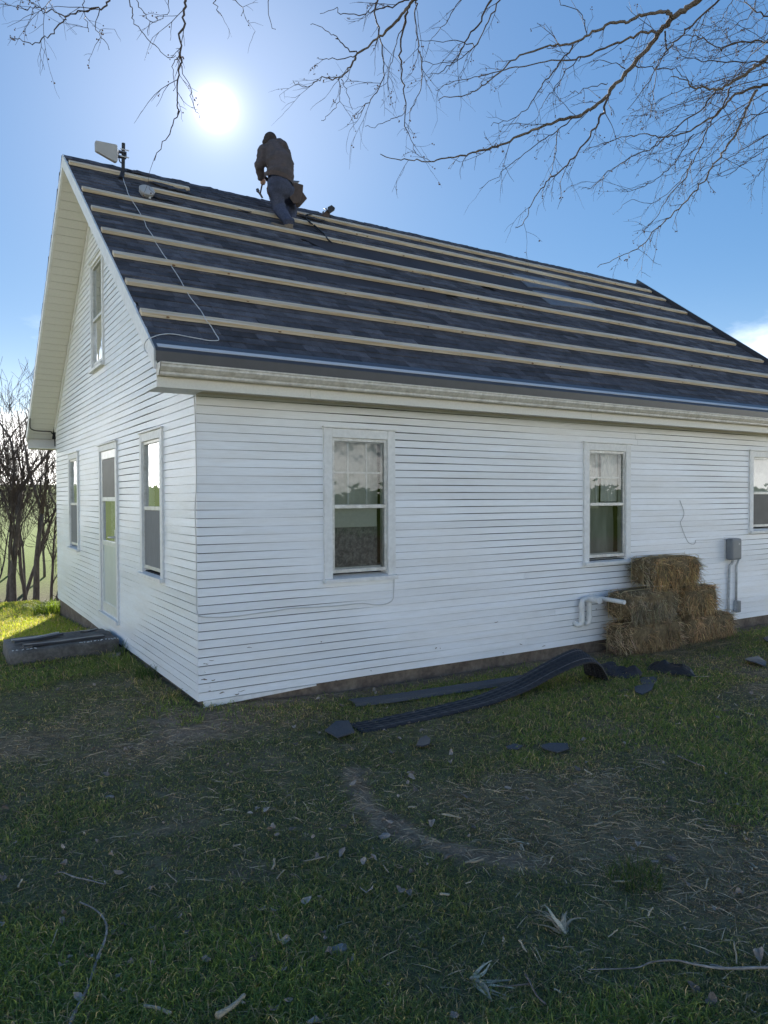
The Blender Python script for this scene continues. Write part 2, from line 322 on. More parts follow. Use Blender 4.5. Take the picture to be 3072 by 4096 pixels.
def ground_material():
    m = bpy.data.materials.new('ground_soil_and_turf'); m.use_nodes = True; t = m.node_tree; b = t.nodes['Principled BSDF']; b.inputs['Roughness'].default_value = 0.95; b.inputs['Specular IOR Level'].default_value = 0.15; L = t.links.new
    at = N(t, 'ShaderNodeAttribute'); at.attribute_name = 'tint'
    co = N(t, 'ShaderNodeTexCoord')
    n1 = N(t, 'ShaderNodeTexNoise'); n1.inputs['Scale'].default_value = 9; n1.inputs['Detail'].default_value = 8; n1.inputs['Roughness'].default_value = 0.7; L(co.outputs['Object'], n1.inputs['Vector'])
    n2 = N(t, 'ShaderNodeTexNoise'); n2.inputs['Scale'].default_value = 60; n2.inputs['Detail'].default_value = 6; n2.inputs['Roughness'].default_value = 0.7; L(co.outputs['Object'], n2.inputs['Vector'])
    r1 = N(t, 'ShaderNodeMapRange'); r1.inputs[1].default_value = 0.3; r1.inputs[2].default_value = 0.7; r1.inputs[3].default_value = 0.62; r1.inputs[4].default_value = 1.35; L(n1.outputs['Fac'], r1.inputs[0])
    r2 = N(t, 'ShaderNodeMapRange'); r2.inputs[1].default_value = 0.3; r2.inputs[2].default_value = 0.7; r2.inputs[3].default_value = 0.55; r2.inputs[4].default_value = 1.4; L(n2.outputs['Fac'], r2.inputs[0])
    mm = N(t, 'ShaderNodeMath', operation='MULTIPLY'); L(r1.outputs[0], mm.inputs[0]); L(r2.outputs[0], mm.inputs[1])
    sc = N(t, 'ShaderNodeVectorMath', operation='SCALE'); L(at.outputs['Color'], sc.inputs[0]); L(mm.outputs[0], sc.inputs['Scale']); L(sc.outputs[0], b.inputs['Base Color'])
    bp = N(t, 'ShaderNodeBump'); bp.inputs['Strength'].default_value = 0.7; bp.inputs['Distance'].default_value = 0.02; L(n2.outputs['Fac'], bp.inputs['Height']); L(bp.outputs[0], b.inputs['Normal'])
    return m
M['ground'] = ground_material()

PATH = [tuple(float(c) for c in on_ground(u, v)[:2]) for u, v in ((1405, 3080), (1425, 3150), (1470, 3230), (1560, 3300), (1690, 3365), (1850, 3405), (2000, 3430), (2130, 3455))]
# masks of what grows where on the lawn
def bare_mask(x, y):
    b = sst(0.58, 0.74, fbm(x*1.5+3, y*1.5+9, 5, 11))*0.36*(0.5+sst(0.35, 0.6, fbm(x*5, y*5, 3, 19)))*0.8
    b = np.maximum(b, sst(-0.42, -0.02, y)*sst(-0.2, 0.3, x)*0.9)                                # strip along the foundation
    b = np.maximum(b, np.exp(-(((x+0.25)/0.75)**2+((y+0.35)/0.45)**2)*1.1)*1.1*sst(0.3, 0.55, fbm(x*3, y*3, 3, 31)))   # trodden corner
    wob = 0.16*(fbm(x*3.1, y*3.1, 4, 8)-0.5); d = np.full(np.shape(x), 9.0)
    for (ax, ay), (bx, by) in zip(PATH[:-1], PATH[1:]):       # the worn ridge of earth that winds over the lawn
        t = np.clip(((x-ax)*(bx-ax)+(y-ay)*(by-ay))/((bx-ax)**2+(by-ay)**2), 0, 1); d = np.minimum(d, np.hypot(x-ax-t*(bx-ax), y-ay-t*(by-ay)))
    b = np.maximum(b, sst(0.15, 0.03, d+wob)*0.95)
    return np.clip(b, 0, 1)
def dead_mask(x, y): return np.clip(0.85*sst(0.47, 0.72, fbm(x*0.75-4, y*0.75+2, 4, 21)) + 0.22*sst(0.0, 3.0, x)*sst(0.5, -2.0, y), 0, 1)

# ------------------------------------------------------------------ ground
def make_ground():
    n = 330
    t = np.linspace(-1, 1, n); w = np.sign(t)*(np.abs(t)*5.5 + 700*np.abs(t)**7)
    X, Y = np.meshgrid(w+0.8, w-0.5, indexing='ij'); Z = gz(X, Y)
    near = np.hypot(X-0.8, Y+1.5) < 9
    inside = (X > 0.15) & (X < 10) & (Y > 0.15) & (Y < 7.6)
    Z = Z + near*0.018*(fbm(X*5, Y*5, 3, 3)-0.5) - inside*0.05
    V = np.stack([X, Y, Z], -1).reshape(-1, 3)
    i = np.arange(n-1)[:, None]*n+np.arange(n-1)[None]; F = np.stack([i, i+n, i+n+1, i+1], -1).reshape(-1, 4)
    x, y = V[:, 0], V[:, 1]; r = np.hypot(x+2, y+6)
    soil = np.array([0.33, 0.23, 0.155]); thatch = np.array([0.26, 0.19, 0.11]); turf = np.array([0.15, 0.14, 0.07]); field = np.array([0.115, 0.165, 0.020]); brush = np.array([0.10, 0.07, 0.052])
    b = bare_mask(x, y)[:, None]; d = dead_mask(x, y)[:, None]
    c = turf*(1-d)+thatch*d; c = c*(1-b)+soil*b
    sun_tint = sst(5, 8, y)[:, None]; c = c*(1-sun_tint)+np.array([0.15, 0.17, 0.045])*sun_tint  # sunlight on the far lawn is put into this yellow-green tint
    gl = (sst(10.3, 12, y)*sst(27, 18, y))[:, None]; c = c*(1-gl)+brush*gl
    fr = sst(22, 34, r)[:, None]; c = c*(1-fr)+(field*(0.8+0.5*fbm(x/18, y/60, 3, 41))[:, None])*fr
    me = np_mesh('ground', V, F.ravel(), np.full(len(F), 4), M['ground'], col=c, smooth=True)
    link('ground', me, kind='structure')
make_ground()

# ------------------------------------------------------------------ house
house = thing('house', 'white clapboard house with a dark shingle roof being stripped with wooden battens', 'house', (0, 0, 0))
EXPO = 0.0740
WIN_F = [(1.1845, 1.971, 2.381, 0.944), (4.6128, 5.4295, 2.369, 0.928), (7.9446, 8.75, 2.372, 1.215)]
WIN_G = [(0.9871, 1.8508, 2.405, 0.930), (5.5525, 6.4114, 2.428, 0.950)]
DOOR = (2.95, 4.01, 0.27, 2.41)
GUP = on_gable(615*0.6028, 500+940*0.6028), on_gable(690*0.6028, 500+880*0.6028), on_gable(700*0.6028, 500+1600*0.6028)   # upper gable window
UPW = (float(GUP[1][1])-0.02, float(GUP[0][1])+0.04, float(GUP[0][2])+0.02, float(on_gable(622*0.6028, 500+1645*0.6028)[2]))
HOLES_F = [(a, b, z0, z1) for a, b, z1, z0 in WIN_F]
HOLES_G = [(a, b, z0, z1) for a, b, z1, z0 in WIN_G]+[(DOOR[0], DOOR[1], DOOR[2], DOOR[3]), (UPW[0], UPW[1], UPW[3], UPW[2])]

def spans(lo, hi, z0, z1, holes):
    segs = [(lo, hi)]
    for a, b, h0, h1 in holes:
        if z1 > h0+0.048 and z0 < h1-0.048:
            new = []
            for s0, s1 in segs:
                if b <= s0 or a >= s1: new.append((s0, s1)); continue
                if a > s0: new.append((s0, a))
                if b < s1: new.append((b, s1))
            segs = new
    return [s for s in segs if s[1]-s[0] > 0.02]
LIP, TOP, SLOT = 0.0150, 0.0105, 0.0054
def board(side, a0, a1, z0, z1, mitre, jig):
    """one clapboard: thick at the foot, thin at the head"""
    n = max(2, int((a1-a0)/0.4)+1); mb = MB(); A = np.linspace(a0, a1, n)
    prof = [(LIP+jig, z0+SLOT), (TOP, z1), (0.0015, z1), (0.0015, z0+SLOT)]
    rings = []
    for k, a in enumerate(A):
        wz = 0.0030*math.sin(a*1.3+z0*2.1)+0.0014*math.sin(a*4.1+z0*5.3)+0.0005*math.sin(a*3.1+z0*91); wn = 0.0022*math.sin(a*2.3+z0*6)+0.0008*math.sin(a*6.1+z0*17)
        r = []
        for j, (nn, z) in enumerate(prof):
            aa = a
            if k == 0 and mitre: aa = -(nn+0.0005) if j in (0, 1) else 0.0
            o = nn+(wn if j in (0,) else 0); zz = z+(wz if j in (0, 3) else 0)
            r.append((aa, -o, zz) if side == 'f' else (-o, aa, zz))
        rings.append(r)
    vs = [p for r in rings for p in r]; f = []
    for k in range(n-1):
        for j in range(4): f.append((k*4+j, k*4+(j+1) % 4, (k+1)*4+(j+1) % 4, (k+1)*4+j))
    f += [(3, 2, 1, 0), tuple(range((n-1)*4, n*4))]
    mb.add(vs, f); mb.build('siding_board', M['paint'], house)
z = 0.0; k = 0
while z < 2.62:
    for a, b in spans(0.0, 10.0, z, min(z+EXPO, 2.64), HOLES_F):
        if b-a > 5.5:      # a long run is made of two lengths butted together
            c = a+(b-a)*random.uniform(0.35, 0.65); parts = [(a, c-0.001), (c+0.001, b)]
        else: parts = [(a, b)]
        for s0, s1 in parts: board('f', s0, s1, z, min(z+EXPO, 2.64), s0 == 0.0, random.uniform(-0.0015, 0.0015))
    z += EXPO
z = 0.0
GROOF = 0.16     # vertical gap from roof surface to the top of the gable boards
while z < ZR-GROOF-0.1:
    zt = z+EXPO; lo, hi = 0.0, GW
    if zt > ZE+SL*OY-GROOF:
        lo = (zt-ZE+GROOF)/SL-OY; hi = GW-lo
        lo = max(lo, 0); hi = min(hi, GW)
    if hi-lo > 0.1:
        for a, b in spans(lo, hi, z, zt, HOLES_G): board('g', a, b, z, zt, a == 0.0, random.uniform(-0.0015, 0.0015))
    z += EXPO

# wall shell behind the boards, with openings; closed and dark inside
def wall_panels(mb, side, lo, hi, z0, z1, holes, d0=0.0, d1=0.11):
    zs = sorted(set([z0, z1]+[h for q in holes for h in q[2:4] if z0 < h < z1]))
    for a, b in zip(zs[:-1], zs[1:]):
        for s0, s1 in spans(lo, hi, a, b, [(q[0]+0.05, q[1]-0.05, q[2]+0.02, q[3]-0.05) for q in holes]):
            mb.box((s0, d0, a), (s1, d1, b)) if side == 'f' else mb.box((d0, s0, a), (d1, s1, b))
mb = MB()
def hole_cut(h): return (h[0]+0.05, h[1]-0.05, h[2]+0.03, h[3]-0.05)
def shell(side, lo, hi, z0, z1, holes):
    hs = [hole_cut(h) for h in holes]; zs = sorted(set([z0, z1]+[v for q in hs for v in q[2:4] if z0 < v < z1]))
    for a, b in zip(zs[:-1], zs[1:]):
        for s0, s1 in spans(lo, hi, a-0.02, b+0.02, [(q[0], q[1], q[2]+0.03, q[3]-0.03) for q in hs]):
            if side == 'f': mb.box((s0, 0.001, a), (s1, 0.11, b))
            else: mb.box((0.001, s0, a), (0.11, s1, b))
shell('f', 0.115, 10.0, 0.0, 2.66, HOLES_F); shell('g', 0.001, GW, 0.0, 2.66, HOLES_G[:3])
# gable triangle of the near end in strips, far end and back wall solid
hs = [HOLES_G[3]]
zz = 2.66
while zz < ZR-0.3:
    z2 = min(zz+0.12, ZR-0.3); lo = max(0.0, (z2-ZE+0.12)/SL-OY); 
    for s0, s1 in spans(lo, GW-lo, zz, z2, [(hole_cut(hs[0])[0], hole_cut(hs[0])[1], hole_cut(hs[0])[2], hole_cut(hs[0])[3])]): mb.box((0.001, s0, zz), (0.11, s1, z2))
    zz = z2
mb.box((0.11, GW-0.11, 0), (9.89, GW, 2.66)); mb.box((9.89, 0.115, 0), (10.0, GW, 2.66))
mb.add([(10, 0.1, 2.66), (10, GW-0.1, 2.66), (10, GW/2, ZR-0.2), (9.9, 0.1, 2.66), (9.9, GW-0.1, 2.66), (9.9, GW/2, ZR-0.2)], [(0, 1, 2), (3, 5, 4), (0, 3, 4, 1), (1, 4, 5, 2), (2, 5, 3, 0)])
mb.build('wall', M['tar'], house)
MB().box((0.12, 0.12, 0.25), (9.88, GW-0.12, 0.30)).box((0.12, 0.12, 2.67), (9.88, GW-0.12, 2.70)).build('room_floor', M['inside'], house)
# foundation
mb = MB(); mb.box((0.02, 0.02, -0.9), (9.99, 0.24, -0.004)); mb.box((0.02, 0.245, -0.9), (0.24, GW-0.02, -0.004)); mb.box((9.75, 0.245, -0.9), (9.99, GW-0.02, -0.004)); mb.box((0.245, GW-0.24, -0.9), (9.745, GW-0.02, -0.004))
mb.build('foundation', M['found'], house)
# peeling bottom board at the corner
mb = MB(); mb.prism([(0.03, -0.02, -0.055), (0.03, -0.0005, -0.055), (0.03, -0.0005, 0.003), (0.03, -0.02, 0.003)], [(1.1, -0.018, -0.012), (1.1, -0.0005, -0.012), (1.1, -0.0005, 0.003), (1.1, -0.018, 0.003)]); mb.build('skirt_board', M['trim'], house)


# chipped paint and open cracks on the lower boards
ch = MB(); rc = random.Random(4)
for _ in range(24):
    near = rc.random() < 0.75
    X = rc.uniform(0.0, 0.35) if near else rc.uniform(0.3, 5.0); row = rc.choice((0, 0, 0, 1, 1, 2, 3, 4)) if near else rc.choice((0, 0, 1, 1, 2, 5, 8)); zc_ = row*EXPO+SLOT+rc.uniform(0.0, 0.05)
    L_, H_ = rc.uniform(0.008, 0.06), rc.uniform(0.0015, 0.006); k_ = 9; top, bot = [], []
    for i in range(k_):
        t = i/(k_-1); xx = X+L_*t; c_ = zc_+0.004*math.sin(t*4+X*30); hh_ = H_*math.sin(math.pi*t)**0.6*rc.uniform(0.5, 1.2)+0.0003
        for lst, zz_ in ((top, c_+hh_), (bot, c_-hh_)):
            f_ = min(1, max(0, (zz_-row*EXPO-SLOT)/(EXPO-SLOT))); lst.append((xx, -(LIP+(TOP-LIP)*f_)-0.0045, zz_))
    ch.add(top+bot, [(i, i+1, k_+i+1, k_+i) for i in range(k_-1)])
o = ch.build('paint_chips', mat('bare_grey_wood', (0.22, 0.19, 0.16), 0.9, noise=0.3, bscale=60), house); o['kind'] = 'stuff'

# ---- windows
def P(side, a, n, z): return (a, -n, z) if side == 'f' else (-n, a, z)
def wbox(mb, side, a0, a1, n0, n1, z0, z1, c=1.0):
    p, q = P(side, a0, n0, z0), P(side, a1, n1, z1)
    return mb.box(tuple(min(i, j) for i, j in zip(p, q)), tuple(max(i, j) for i, j in zip(p, q)), c)
def cloth(side, a0, a1, z0, z1, n, folds=6, amp=0.015, m='curtain', par=None, name='curtain', edge=None, lab=None):
    na, nz = folds*6+1, 8; vs = []; cs = []
    for i in range(na):
        for j in range(nz+1):
            f = j/nz; ta = i/(na-1); e = a1
            if edge is not None: e = a1 + (edge-a1)*f
            a = a0+(e-a0)*ta; w = math.sin(ta*folds*2*math.pi+0.6*math.sin(f*3))
            vs.append(P(side, a, n+amp*w, z1+(z0-z1)*f)); cs.append(1.0)
    fs = [(i*(nz+1)+j, (i+1)*(nz+1)+j, (i+1)*(nz+1)+j+1, i*(nz+1)+j+1) for i in range(na-1) for j in range(nz)]
    o = MB().add(vs, fs, cs).build(name, M[m], par, smooth=True)
    if lab: o['label'] = lab
def window(side, a0, a1, zt, zb, rail, cw=0.085, label=None):
    """casing is the window part itself; sash bars, panes and what hangs behind the glass are its pieces"""
    mb = MB(); fn = 0.034
    ia0, ia1, it, ib = a0+cw, a1-cw, zt-cw, zb+0.075
    wbox(mb, side, a0, ia0, 0.0, fn, zb+0.02, zt); wbox(mb, side, ia1, a1, 0.0, fn, zb+0.02, zt); wbox(mb, side, ia0+0.0005, ia1-0.0005, 0.0, fn-0.002, it, zt-0.001)
    wbox(mb, side, a0-0.012, a1+0.012, 0.0, fn+0.014, zt+0.001, zt+0.018)
    # reveal lining
    for q in ((ia0-0.004, ia0+0.006), (ia1-0.006, ia1+0.004)): wbox(mb, side, q[0], q[1], -0.10, 0.004, ib-0.03, it+0.02)
    wbox(mb, side, ia0, ia1, -0.10, 0.004, it-0.004, it+0.02)
    w = mb.build('window', M['trim'], house, bevel=0.003)
    if label: w['label'] = label
    sb = MB()
    p = [P(side, a0-0.01, -0.08, zb), P(side, a1+0.01, -0.08, zb), P(side, a1+0.01, fn+0.03, zb-0.012), P(side, a0-0.01, fn+0.03, zb-0.012)]
    q = [P(side, a0-0.01, -0.08, zb+0.055), P(side, a1+0.01, -0.08, zb+0.055), P(side, a1+0.01, fn+0.03, zb+0.024), P(side, a0-0.01, fn+0.03, zb+0.024)]
    sb.hexa(p+q).build('sill', M['trim'], w, bevel=0.003)
    # storm frame
    s = MB(); fw = 0.032
    wbox(s, side, ia0+0.001, ia0+fw, -0.012, 0.014, ib, it); wbox(s, side, ia1-fw, ia1-0.001, -0.012, 0.014, ib, it)
    wbox(s, side, ia0+fw, ia1-fw, -0.011, 0.013, it-fw, it-0.001); wbox(s, side, ia0+fw, ia1-fw, -0.011, 0.013, ib, ib+fw*1.1)
    wbox(s, side, ia0+fw, ia1-fw, -0.010, 0.017, rail-0.018, rail+0.018)
    # thin second track line
    wbox(s, side, ia0+fw, ia0+fw+0.012, -0.03, -0.013, ib, it); wbox(s, side, ia1-fw-0.012, ia1-fw, -0.03, -0.013, ib, it)
    s.build('storm_frame', M['alu'], w, bevel=0.002)
    for z0, z1 in ((ib+fw, rail-0.018), (rail+0.018, it-fw)):
        g = MB(); g.add([P(side, ia0+fw, -0.004, z0), P(side, ia1-fw, -0.004, z0), P(side, ia1-fw, -0.004, z1), P(side, ia0+fw, -0.004, z1)], [(0, 1, 2, 3)])
        g.build('pane', M['glass'] if side == 'f' else M['glass_side'], w)
    sh = MB()
    wbox(sh, side, ia0+0.008, ia0+0.035, -0.06, -0.035, ib, it); wbox(sh, side, ia1-0.035, ia1-0.008, -0.06, -0.035, ib, it); wbox(sh, side, ia0+0.03, ia1-0.03, -0.059, -0.034, it-0.04, it); wbox(sh, side, ia0+0.03, ia1-0.03, -0.059, -0.034, rail-0.02, rail+0.02); wbox(sh, side, ia0+0.03, ia1-0.03, -0.059, -0.034, ib, ib+0.05)
    sh.build('sash', M['trim'], w)
    return w, ia0, ia1, it, ib
# first window on the long wall
rl = float(on_front(1500, 2025)[2])
w, a0, a1, it, ib = window('f', *WIN_F[0], rail=rl, label='window with six small panes above and a lace curtain below')
for t_ in (0.335, 0.67):
    a = a0+(a1-a0)*t_; m_ = MB(); wbox(m_, 'f', a-0.009, a+0.009, -0.055, -0.038, rl+0.02, it-0.03); m_.build('muntin', M['trim'], w)
zm = (rl+it)/2-0.0; m_ = MB(); wbox(m_, 'f', a0+0.03, a1-0.03, -0.053, -0.037, zm-0.009, zm+0.009); m_.build('muntin', M['trim'], w)
m_ = MB(); wbox(m_, 'f', a0+0.03, a1-0.07, -0.075, -0.070, rl-0.20, rl-0.02); m_.build('blind', M['blind'], w)
cloth('f', a0+0.02, a1-0.05, ib, rl-0.15, -0.10, 7, 0.008, 'lace', w)
cloth('f', a0+0.02, a1-0.02, rl, it, -0.14, 5, 0.01, 'blind', w, name='blind')
# second window
rl = float(on_front(2400, 2017)[2])
w, a0, a1, it, ib = window('f', *WIN_F[1], rail=rl, label='window above the straw bales with a white curtain pulled to one side')
m_ = MB(); wbox(m_, 'f', a0+(a1-a0)*0.30-0.01, a0+(a1-a0)*0.30+0.01, -0.055, -0.038, rl+0.02, it-0.03); m_.build('muntin', M['trim'], w)
m_ = MB(); wbox(m_, 'f', a0+0.03, a1-0.03, -0.053, -0.037, (rl+it)/2-0.01, (rl+it)/2+0.01); m_.build('muntin', M['trim'], w)
cloth('f', a0+(a1-a0)*0.50, a1-0.03, rl+0.03, it, -0.09, 5, 0.012, 'curtain', w)
cloth('f', a0+0.02, a0+(a1-a0)*0.50, rl-0.05, it, -0.12, 2, 0.01, 'blind', w, name='blind')
cloth('f', a0+0.02, a1-0.02, ib, rl-0.02, -0.16, 3, 0.02, 'grey_cloth', w, name='curtain')
# third window
rl = float(on_front(3040, 1972)[2])
w, a0, a1, it, ib = window('f', *WIN_F[2], rail=rl, label='window at the right end of the long wall with a pale sheet behind the upper pane')
cloth('f', a0+0.02, a1-0.02, rl, it, -0.07, 3, 0.006, 'curtain', w)
m_ = MB(); wbox(m_, 'f', a0+0.03, a1-0.03, 0.006, 0.009, ib+0.034, rl-0.018); m_.build('insect_screen', M['dark_room'], w)
# gable windows
for (q, lab) in ((WIN_G[0], 'tall gable window nearest the corner'), (WIN_G[1], 'tall gable window beyond the storm door')):
    rl = q[3]+(q[2]-q[3])*0.475
    w, a0, a1, it, ib = window('g', *q, rail=rl, label=lab)
    cloth('g', a0+0.02, a1-0.02, rl, it, -0.16, 4, 0.02, 'lace', w)
    m_ = MB(); wbox(m_, 'g', a0+0.03, a1-0.03, 0.006, 0.009, ib+0.034, rl-0.018); m_.build('insect_screen', M['screen'], w)
rl = UPW[3]+(UPW[2]-UPW[3])*0.47
w, a0, a1, it, ib = window('g', UPW[0], UPW[1], UPW[2], UPW[3], rail=rl, cw=0.05, label='small window high in the gable')
cloth('g', a0+0.02, a1-0.02, rl, it, -0.10, 5, 0.012, 'blind', w)
cloth('g', a0+0.02, a1-0.02, ib, rl, -0.10, 2, 0.012, 'dark_room', w)

for c_ in w.children:
    if c_.name.startswith('pane') and min(v.co.z for v in c_.data.vertices) < UPW[3]+0.3: c_.data.materials[0] = glass_mat('sky_lit_glass', (0.7, 0.74, 0.72), 2.4)
# ---- storm door
d0, d1, dz0, dz1 = DOOR
mb = MB()
for q in ((d0, d0+0.075), (d1-0.075, d1)): wbox(mb, 'g', q[0], q[1], 0, 0.034, dz0, dz1)
wbox(mb, 'g', d0+0.0755, d1-0.0755, 0, 0.032, dz1-0.075, dz1-0.001); wbox(mb, 'g', d0-0.015, d1+0.015, 0, 0.05, dz1+0.001, dz1+0.02)
wbox(mb, 'g', d0-0.02, d1+0.02, -0.02, 0.055, dz0-0.045, dz0-0.001)
mb.build('door_frame', M['trim'], house, bevel=0.003)
y0, y1, b0, b1 = d0+0.078, d1-0.078, dz0+0.012, dz1-0.078
zr1 = float(on_gable(440, 1450+930*0.5879)[2]); zr2 = float(on_gable(440, 1450+1232*0.5879)[2])
mb = MB(); st = 0.085
wbox(mb, 'g', y0, y0+st, -0.02, 0.018, b0, b1); wbox(mb, 'g', y1-st, y1, -0.02, 0.018, b0, b1)
wbox(mb, 'g', y0+st, y1-st, -0.019, 0.017, b1-0.10, b1); wbox(mb, 'g', y0+st, y1-st, -0.019, 0.017, zr1-0.025, zr1+0.025); wbox(mb, 'g', y0+st, y1-st, -0.019, 0.017, zr2-0.03, zr2+0.03); wbox(mb, 'g', y0+st, y1-st, -0.019, 0.017, b0, b0+0.13)
door = mb.build('door', M['pvc'], house, bevel=0.003)
MB().box((-0.006, y0+st, b0+0.13), (0.006, y1-st, zr2-0.03)).build('kick_panel', mat('door_panel', (0.62, 0.66, 0.63), 0.3, noise=0.05, bscale=6), door)
for z0, z1 in ((zr2+0.03, zr1-0.025), (zr1+0.025, b1-0.10)):
    MB().add([(0.002, y0+st, z0), (0.002, y1-st, z0), (0.002, y1-st, z1), (0.002, y0+st, z1)], [(0, 1, 2, 3)]).build('pane', M['glass_side'], door)
MB().box((-0.014, y0+st+0.004, zr1+0.027), (-0.010, y1-st-0.004, b1-0.104)).build('insect_screen', M['dark_room'], door)
cloth('g', y0+st, y1-st, zr2, zr1, -0.09, 4, 0.01, 'lace', door)
h = MB(); hz = float(on_gable(470, 1450+1190*0.5879)[2]); hy = y0+0.05
h.box((-0.030, hy-0.02, hz-0.05), (-0.0185, hy+0.02, hz+0.09)); h.tube([(-0.03, hy, hz), (-0.075, hy, hz), (-0.08, hy+0.04, hz), (-0.08, hy+0.11, hz-0.004)], 0.011, 8)
h.build('handle', M['lite_trim'], door, smooth=False)

# ---- roof
roof = None
def slab(y0, y1, side, mb, top=0.0, th=0.09, x0=-OX+0.012, x1=XR-0.012):
    """sloping slab; side 'near' or 'far'"""
    def pt(x, y, d):
        yy = y if side == 'near' else GW-y
        return (x, (y+d*SSA) if side == 'near' else GW-(y+d*SSA), roof_z(y)-d*CSA) if False else (x, yy, roof_z(y)-d/CSA)
    mb.hexa([pt(x0, y0, th), pt(x1, y0, th), pt(x1, y1, th), pt(x0, y1, th), pt(x0, y0, top), pt(x1, y0, top), pt(x1, y1, top), pt(x0, y1, top)])
mb = MB(); slab(-OY, GW/2, 'near', mb, top=0.012); slab(-OY, GW/2, 'far', mb, top=0.012)
roof = mb.build('roof', M['felt'], house)
def rp(x, s, h):      # point on the near slope: s metres up the slope from the eave, h above the surface
    y = -OY+s*CSA; return (x, y-h*SSA, ZE+s*SSA+h*CSA)
SLEN = (GW/2+OY)/CSA
SEXP = 0.118
# shingles: tabs of uneven width and tone, each overlapping the course below
cands = []
row = 0; s = 0.03
while s < SLEN-0.13:
    x = -OX+0.005+random.uniform(-0.15, 0.0)
    run = 0; tone = 1.0
    while x < XR-0.03:
        wd = random.choice((0.14, 0.17, 0.2, 0.23, 0.28, 0.33)); tone = random.choice((0.66, 0.82, 0.98, 1.12, 1.34)) if random.random() < 0.75 else tone
        xa, xb = max(x, -OX+0.004), min(x+wd-0.003, XR-0.03)
        if xb-xa > 0.03: cands.append((xa, xb, s, tone*random.uniform(0.92, 1.08), random.uniform(0.009, 0.016), random.uniform(-0.004, 0.004)))
        x += wd
    s += SEXP; row += 1
def tab(mb, xa, xb, s, tone, th, js):
    s0, s1 = s+js, min(s+SEXP+0.05, SLEN-0.012)
    mb.hexa([rp(xa, s0, 0.001), rp(xb, s0, 0.001), rp(xb, s1, 0.0005), rp(xa, s1, 0.0005), rp(xa, s0+0.001, th), rp(xb, s0+0.001, th), rp(xb, s1, 0.004), rp(xa, s1, 0.004)], tone)
# felt showing where courses are stripped
FELT = [('dark felt strip', [(1290, 990), (2330, 1262), (2330, 1310), (1700, 1180), (1290, 1040)]), ]
def inpoly(px, py, poly):
    c = False; j = len(poly)-1
    for i in range(len(poly)):
        if (poly[i][1] > py) != (poly[j][1] > py) and px < (poly[j][0]-poly[i][0])*(py-poly[i][1])/(poly[j][1]-poly[i][1])+poly[i][0]: c = not c
        j = i
    return c
def to_xs(u, v): p = on_roof(u, v, 0.004); return (float(p[0]), float((p[1]+OY)/CSA))
STRIP = [[(2.2, 3.80), (8.2, 3.78), (8.3, 3.27), (2.6, 3.28)], [(1.7, 2.57), (3.9, 2.56), (3.7, 2.20), (1.5, 2.25)], [(5.0, 3.20), (8.6, 3.18), (8.3, 2.95), (5.2, 2.93)]]
keep = []
for c in cands:
    xm, sm = (c[0]+c[1])/2, c[2]+SEXP/2
    if any(inpoly(xm+0.25*math.sin(sm*40), sm, q) for q in STRIP): continue
    keep.append(c)
def px_size(c):
    p = np.array(rp((c[0]+c[1])/2, c[2], 0.01))-CAMP; d = np.linalg.norm(p); return (c[1]-c[0])*abs((p/d)@np.array([0, -SSA, CSA]))/d/d
order = sorted(range(len(keep)), key=lambda i: -px_size(keep[i]))
big = set(order[:298])
rest = MB()
for i, c in enumerate(keep):
    if i in big: m_ = MB(); tab(m_, *c); m_.build('shingle', M['shingle'], roof)
    else: tab(rest, *c)
o = rest.build('shingles', M['shingle'], roof); o['kind'] = 'stuff'
# felt and grey membrane patches lying on the slope
def patch(poly, m, name, h=0.018, lab=None):
    ring = []
    n = len(poly)
    for i in range(n):
        a, b = poly[i], poly[(i+1) % n]; k = max(2, int(math.hypot(b[0]-a[0], b[1]-a[1])/0.12))
        for j in range(k): t = j/k; ring.append((a[0]+(b[0]-a[0])*t+random.uniform(-0.012, 0.012), a[1]+(b[1]-a[1])*t+random.uniform(-0.012, 0.012)))
    mb = MB(); mb.prism([rp(x, s, 0.004) for x, s in ring], [rp(x, s, h) for x, s in ring]); o = mb.build(name, m, roof)
    if lab: o['label'] = lab
for q in STRIP: patch(q, M['felt'], 'felt_strip', 0.008)
patch([to_xs(*p) for p in ((2045, 1095), (2245, 1130), (2310, 1170), (2110, 1150))], M['grey_patch'], 'membrane_patch', 0.02, 'upper grey membrane patch')
patch([to_xs(*p) for p in ((2125, 1163), (2360, 1205), (2420, 1245), (2200, 1222))], M['grey_patch'], 'membrane_patch', 0.02, 'lower grey membrane patch')
# far-slope shingle edge along the gable
mb = MB(); s = 0.02
while s < SLEN-0.05:
    s2 = min(s+0.16, SLEN-0.02)
    e = [rp(-OX-0.01, s, 0.002), rp(0.4, s, 0.002), rp(0.4, s2, 0.002), rp(-OX-0.01-random.uniform(0, 0.012), s2, 0.002), rp(-OX-0.01, s, 0.03+random.uniform(0, 0.01)), rp(0.4, s, 0.02), rp(0.4, s2, 0.012), rp(-OX-0.01, s2, 0.012)]
    mb.hexa([(p[0], GW-p[1], p[2]) for p in e], random.uniform(0.6, 1.1)); s += SEXP
o = mb.build('edge_shingles', M['shingle'], roof); o['kind'] = 'stuff'
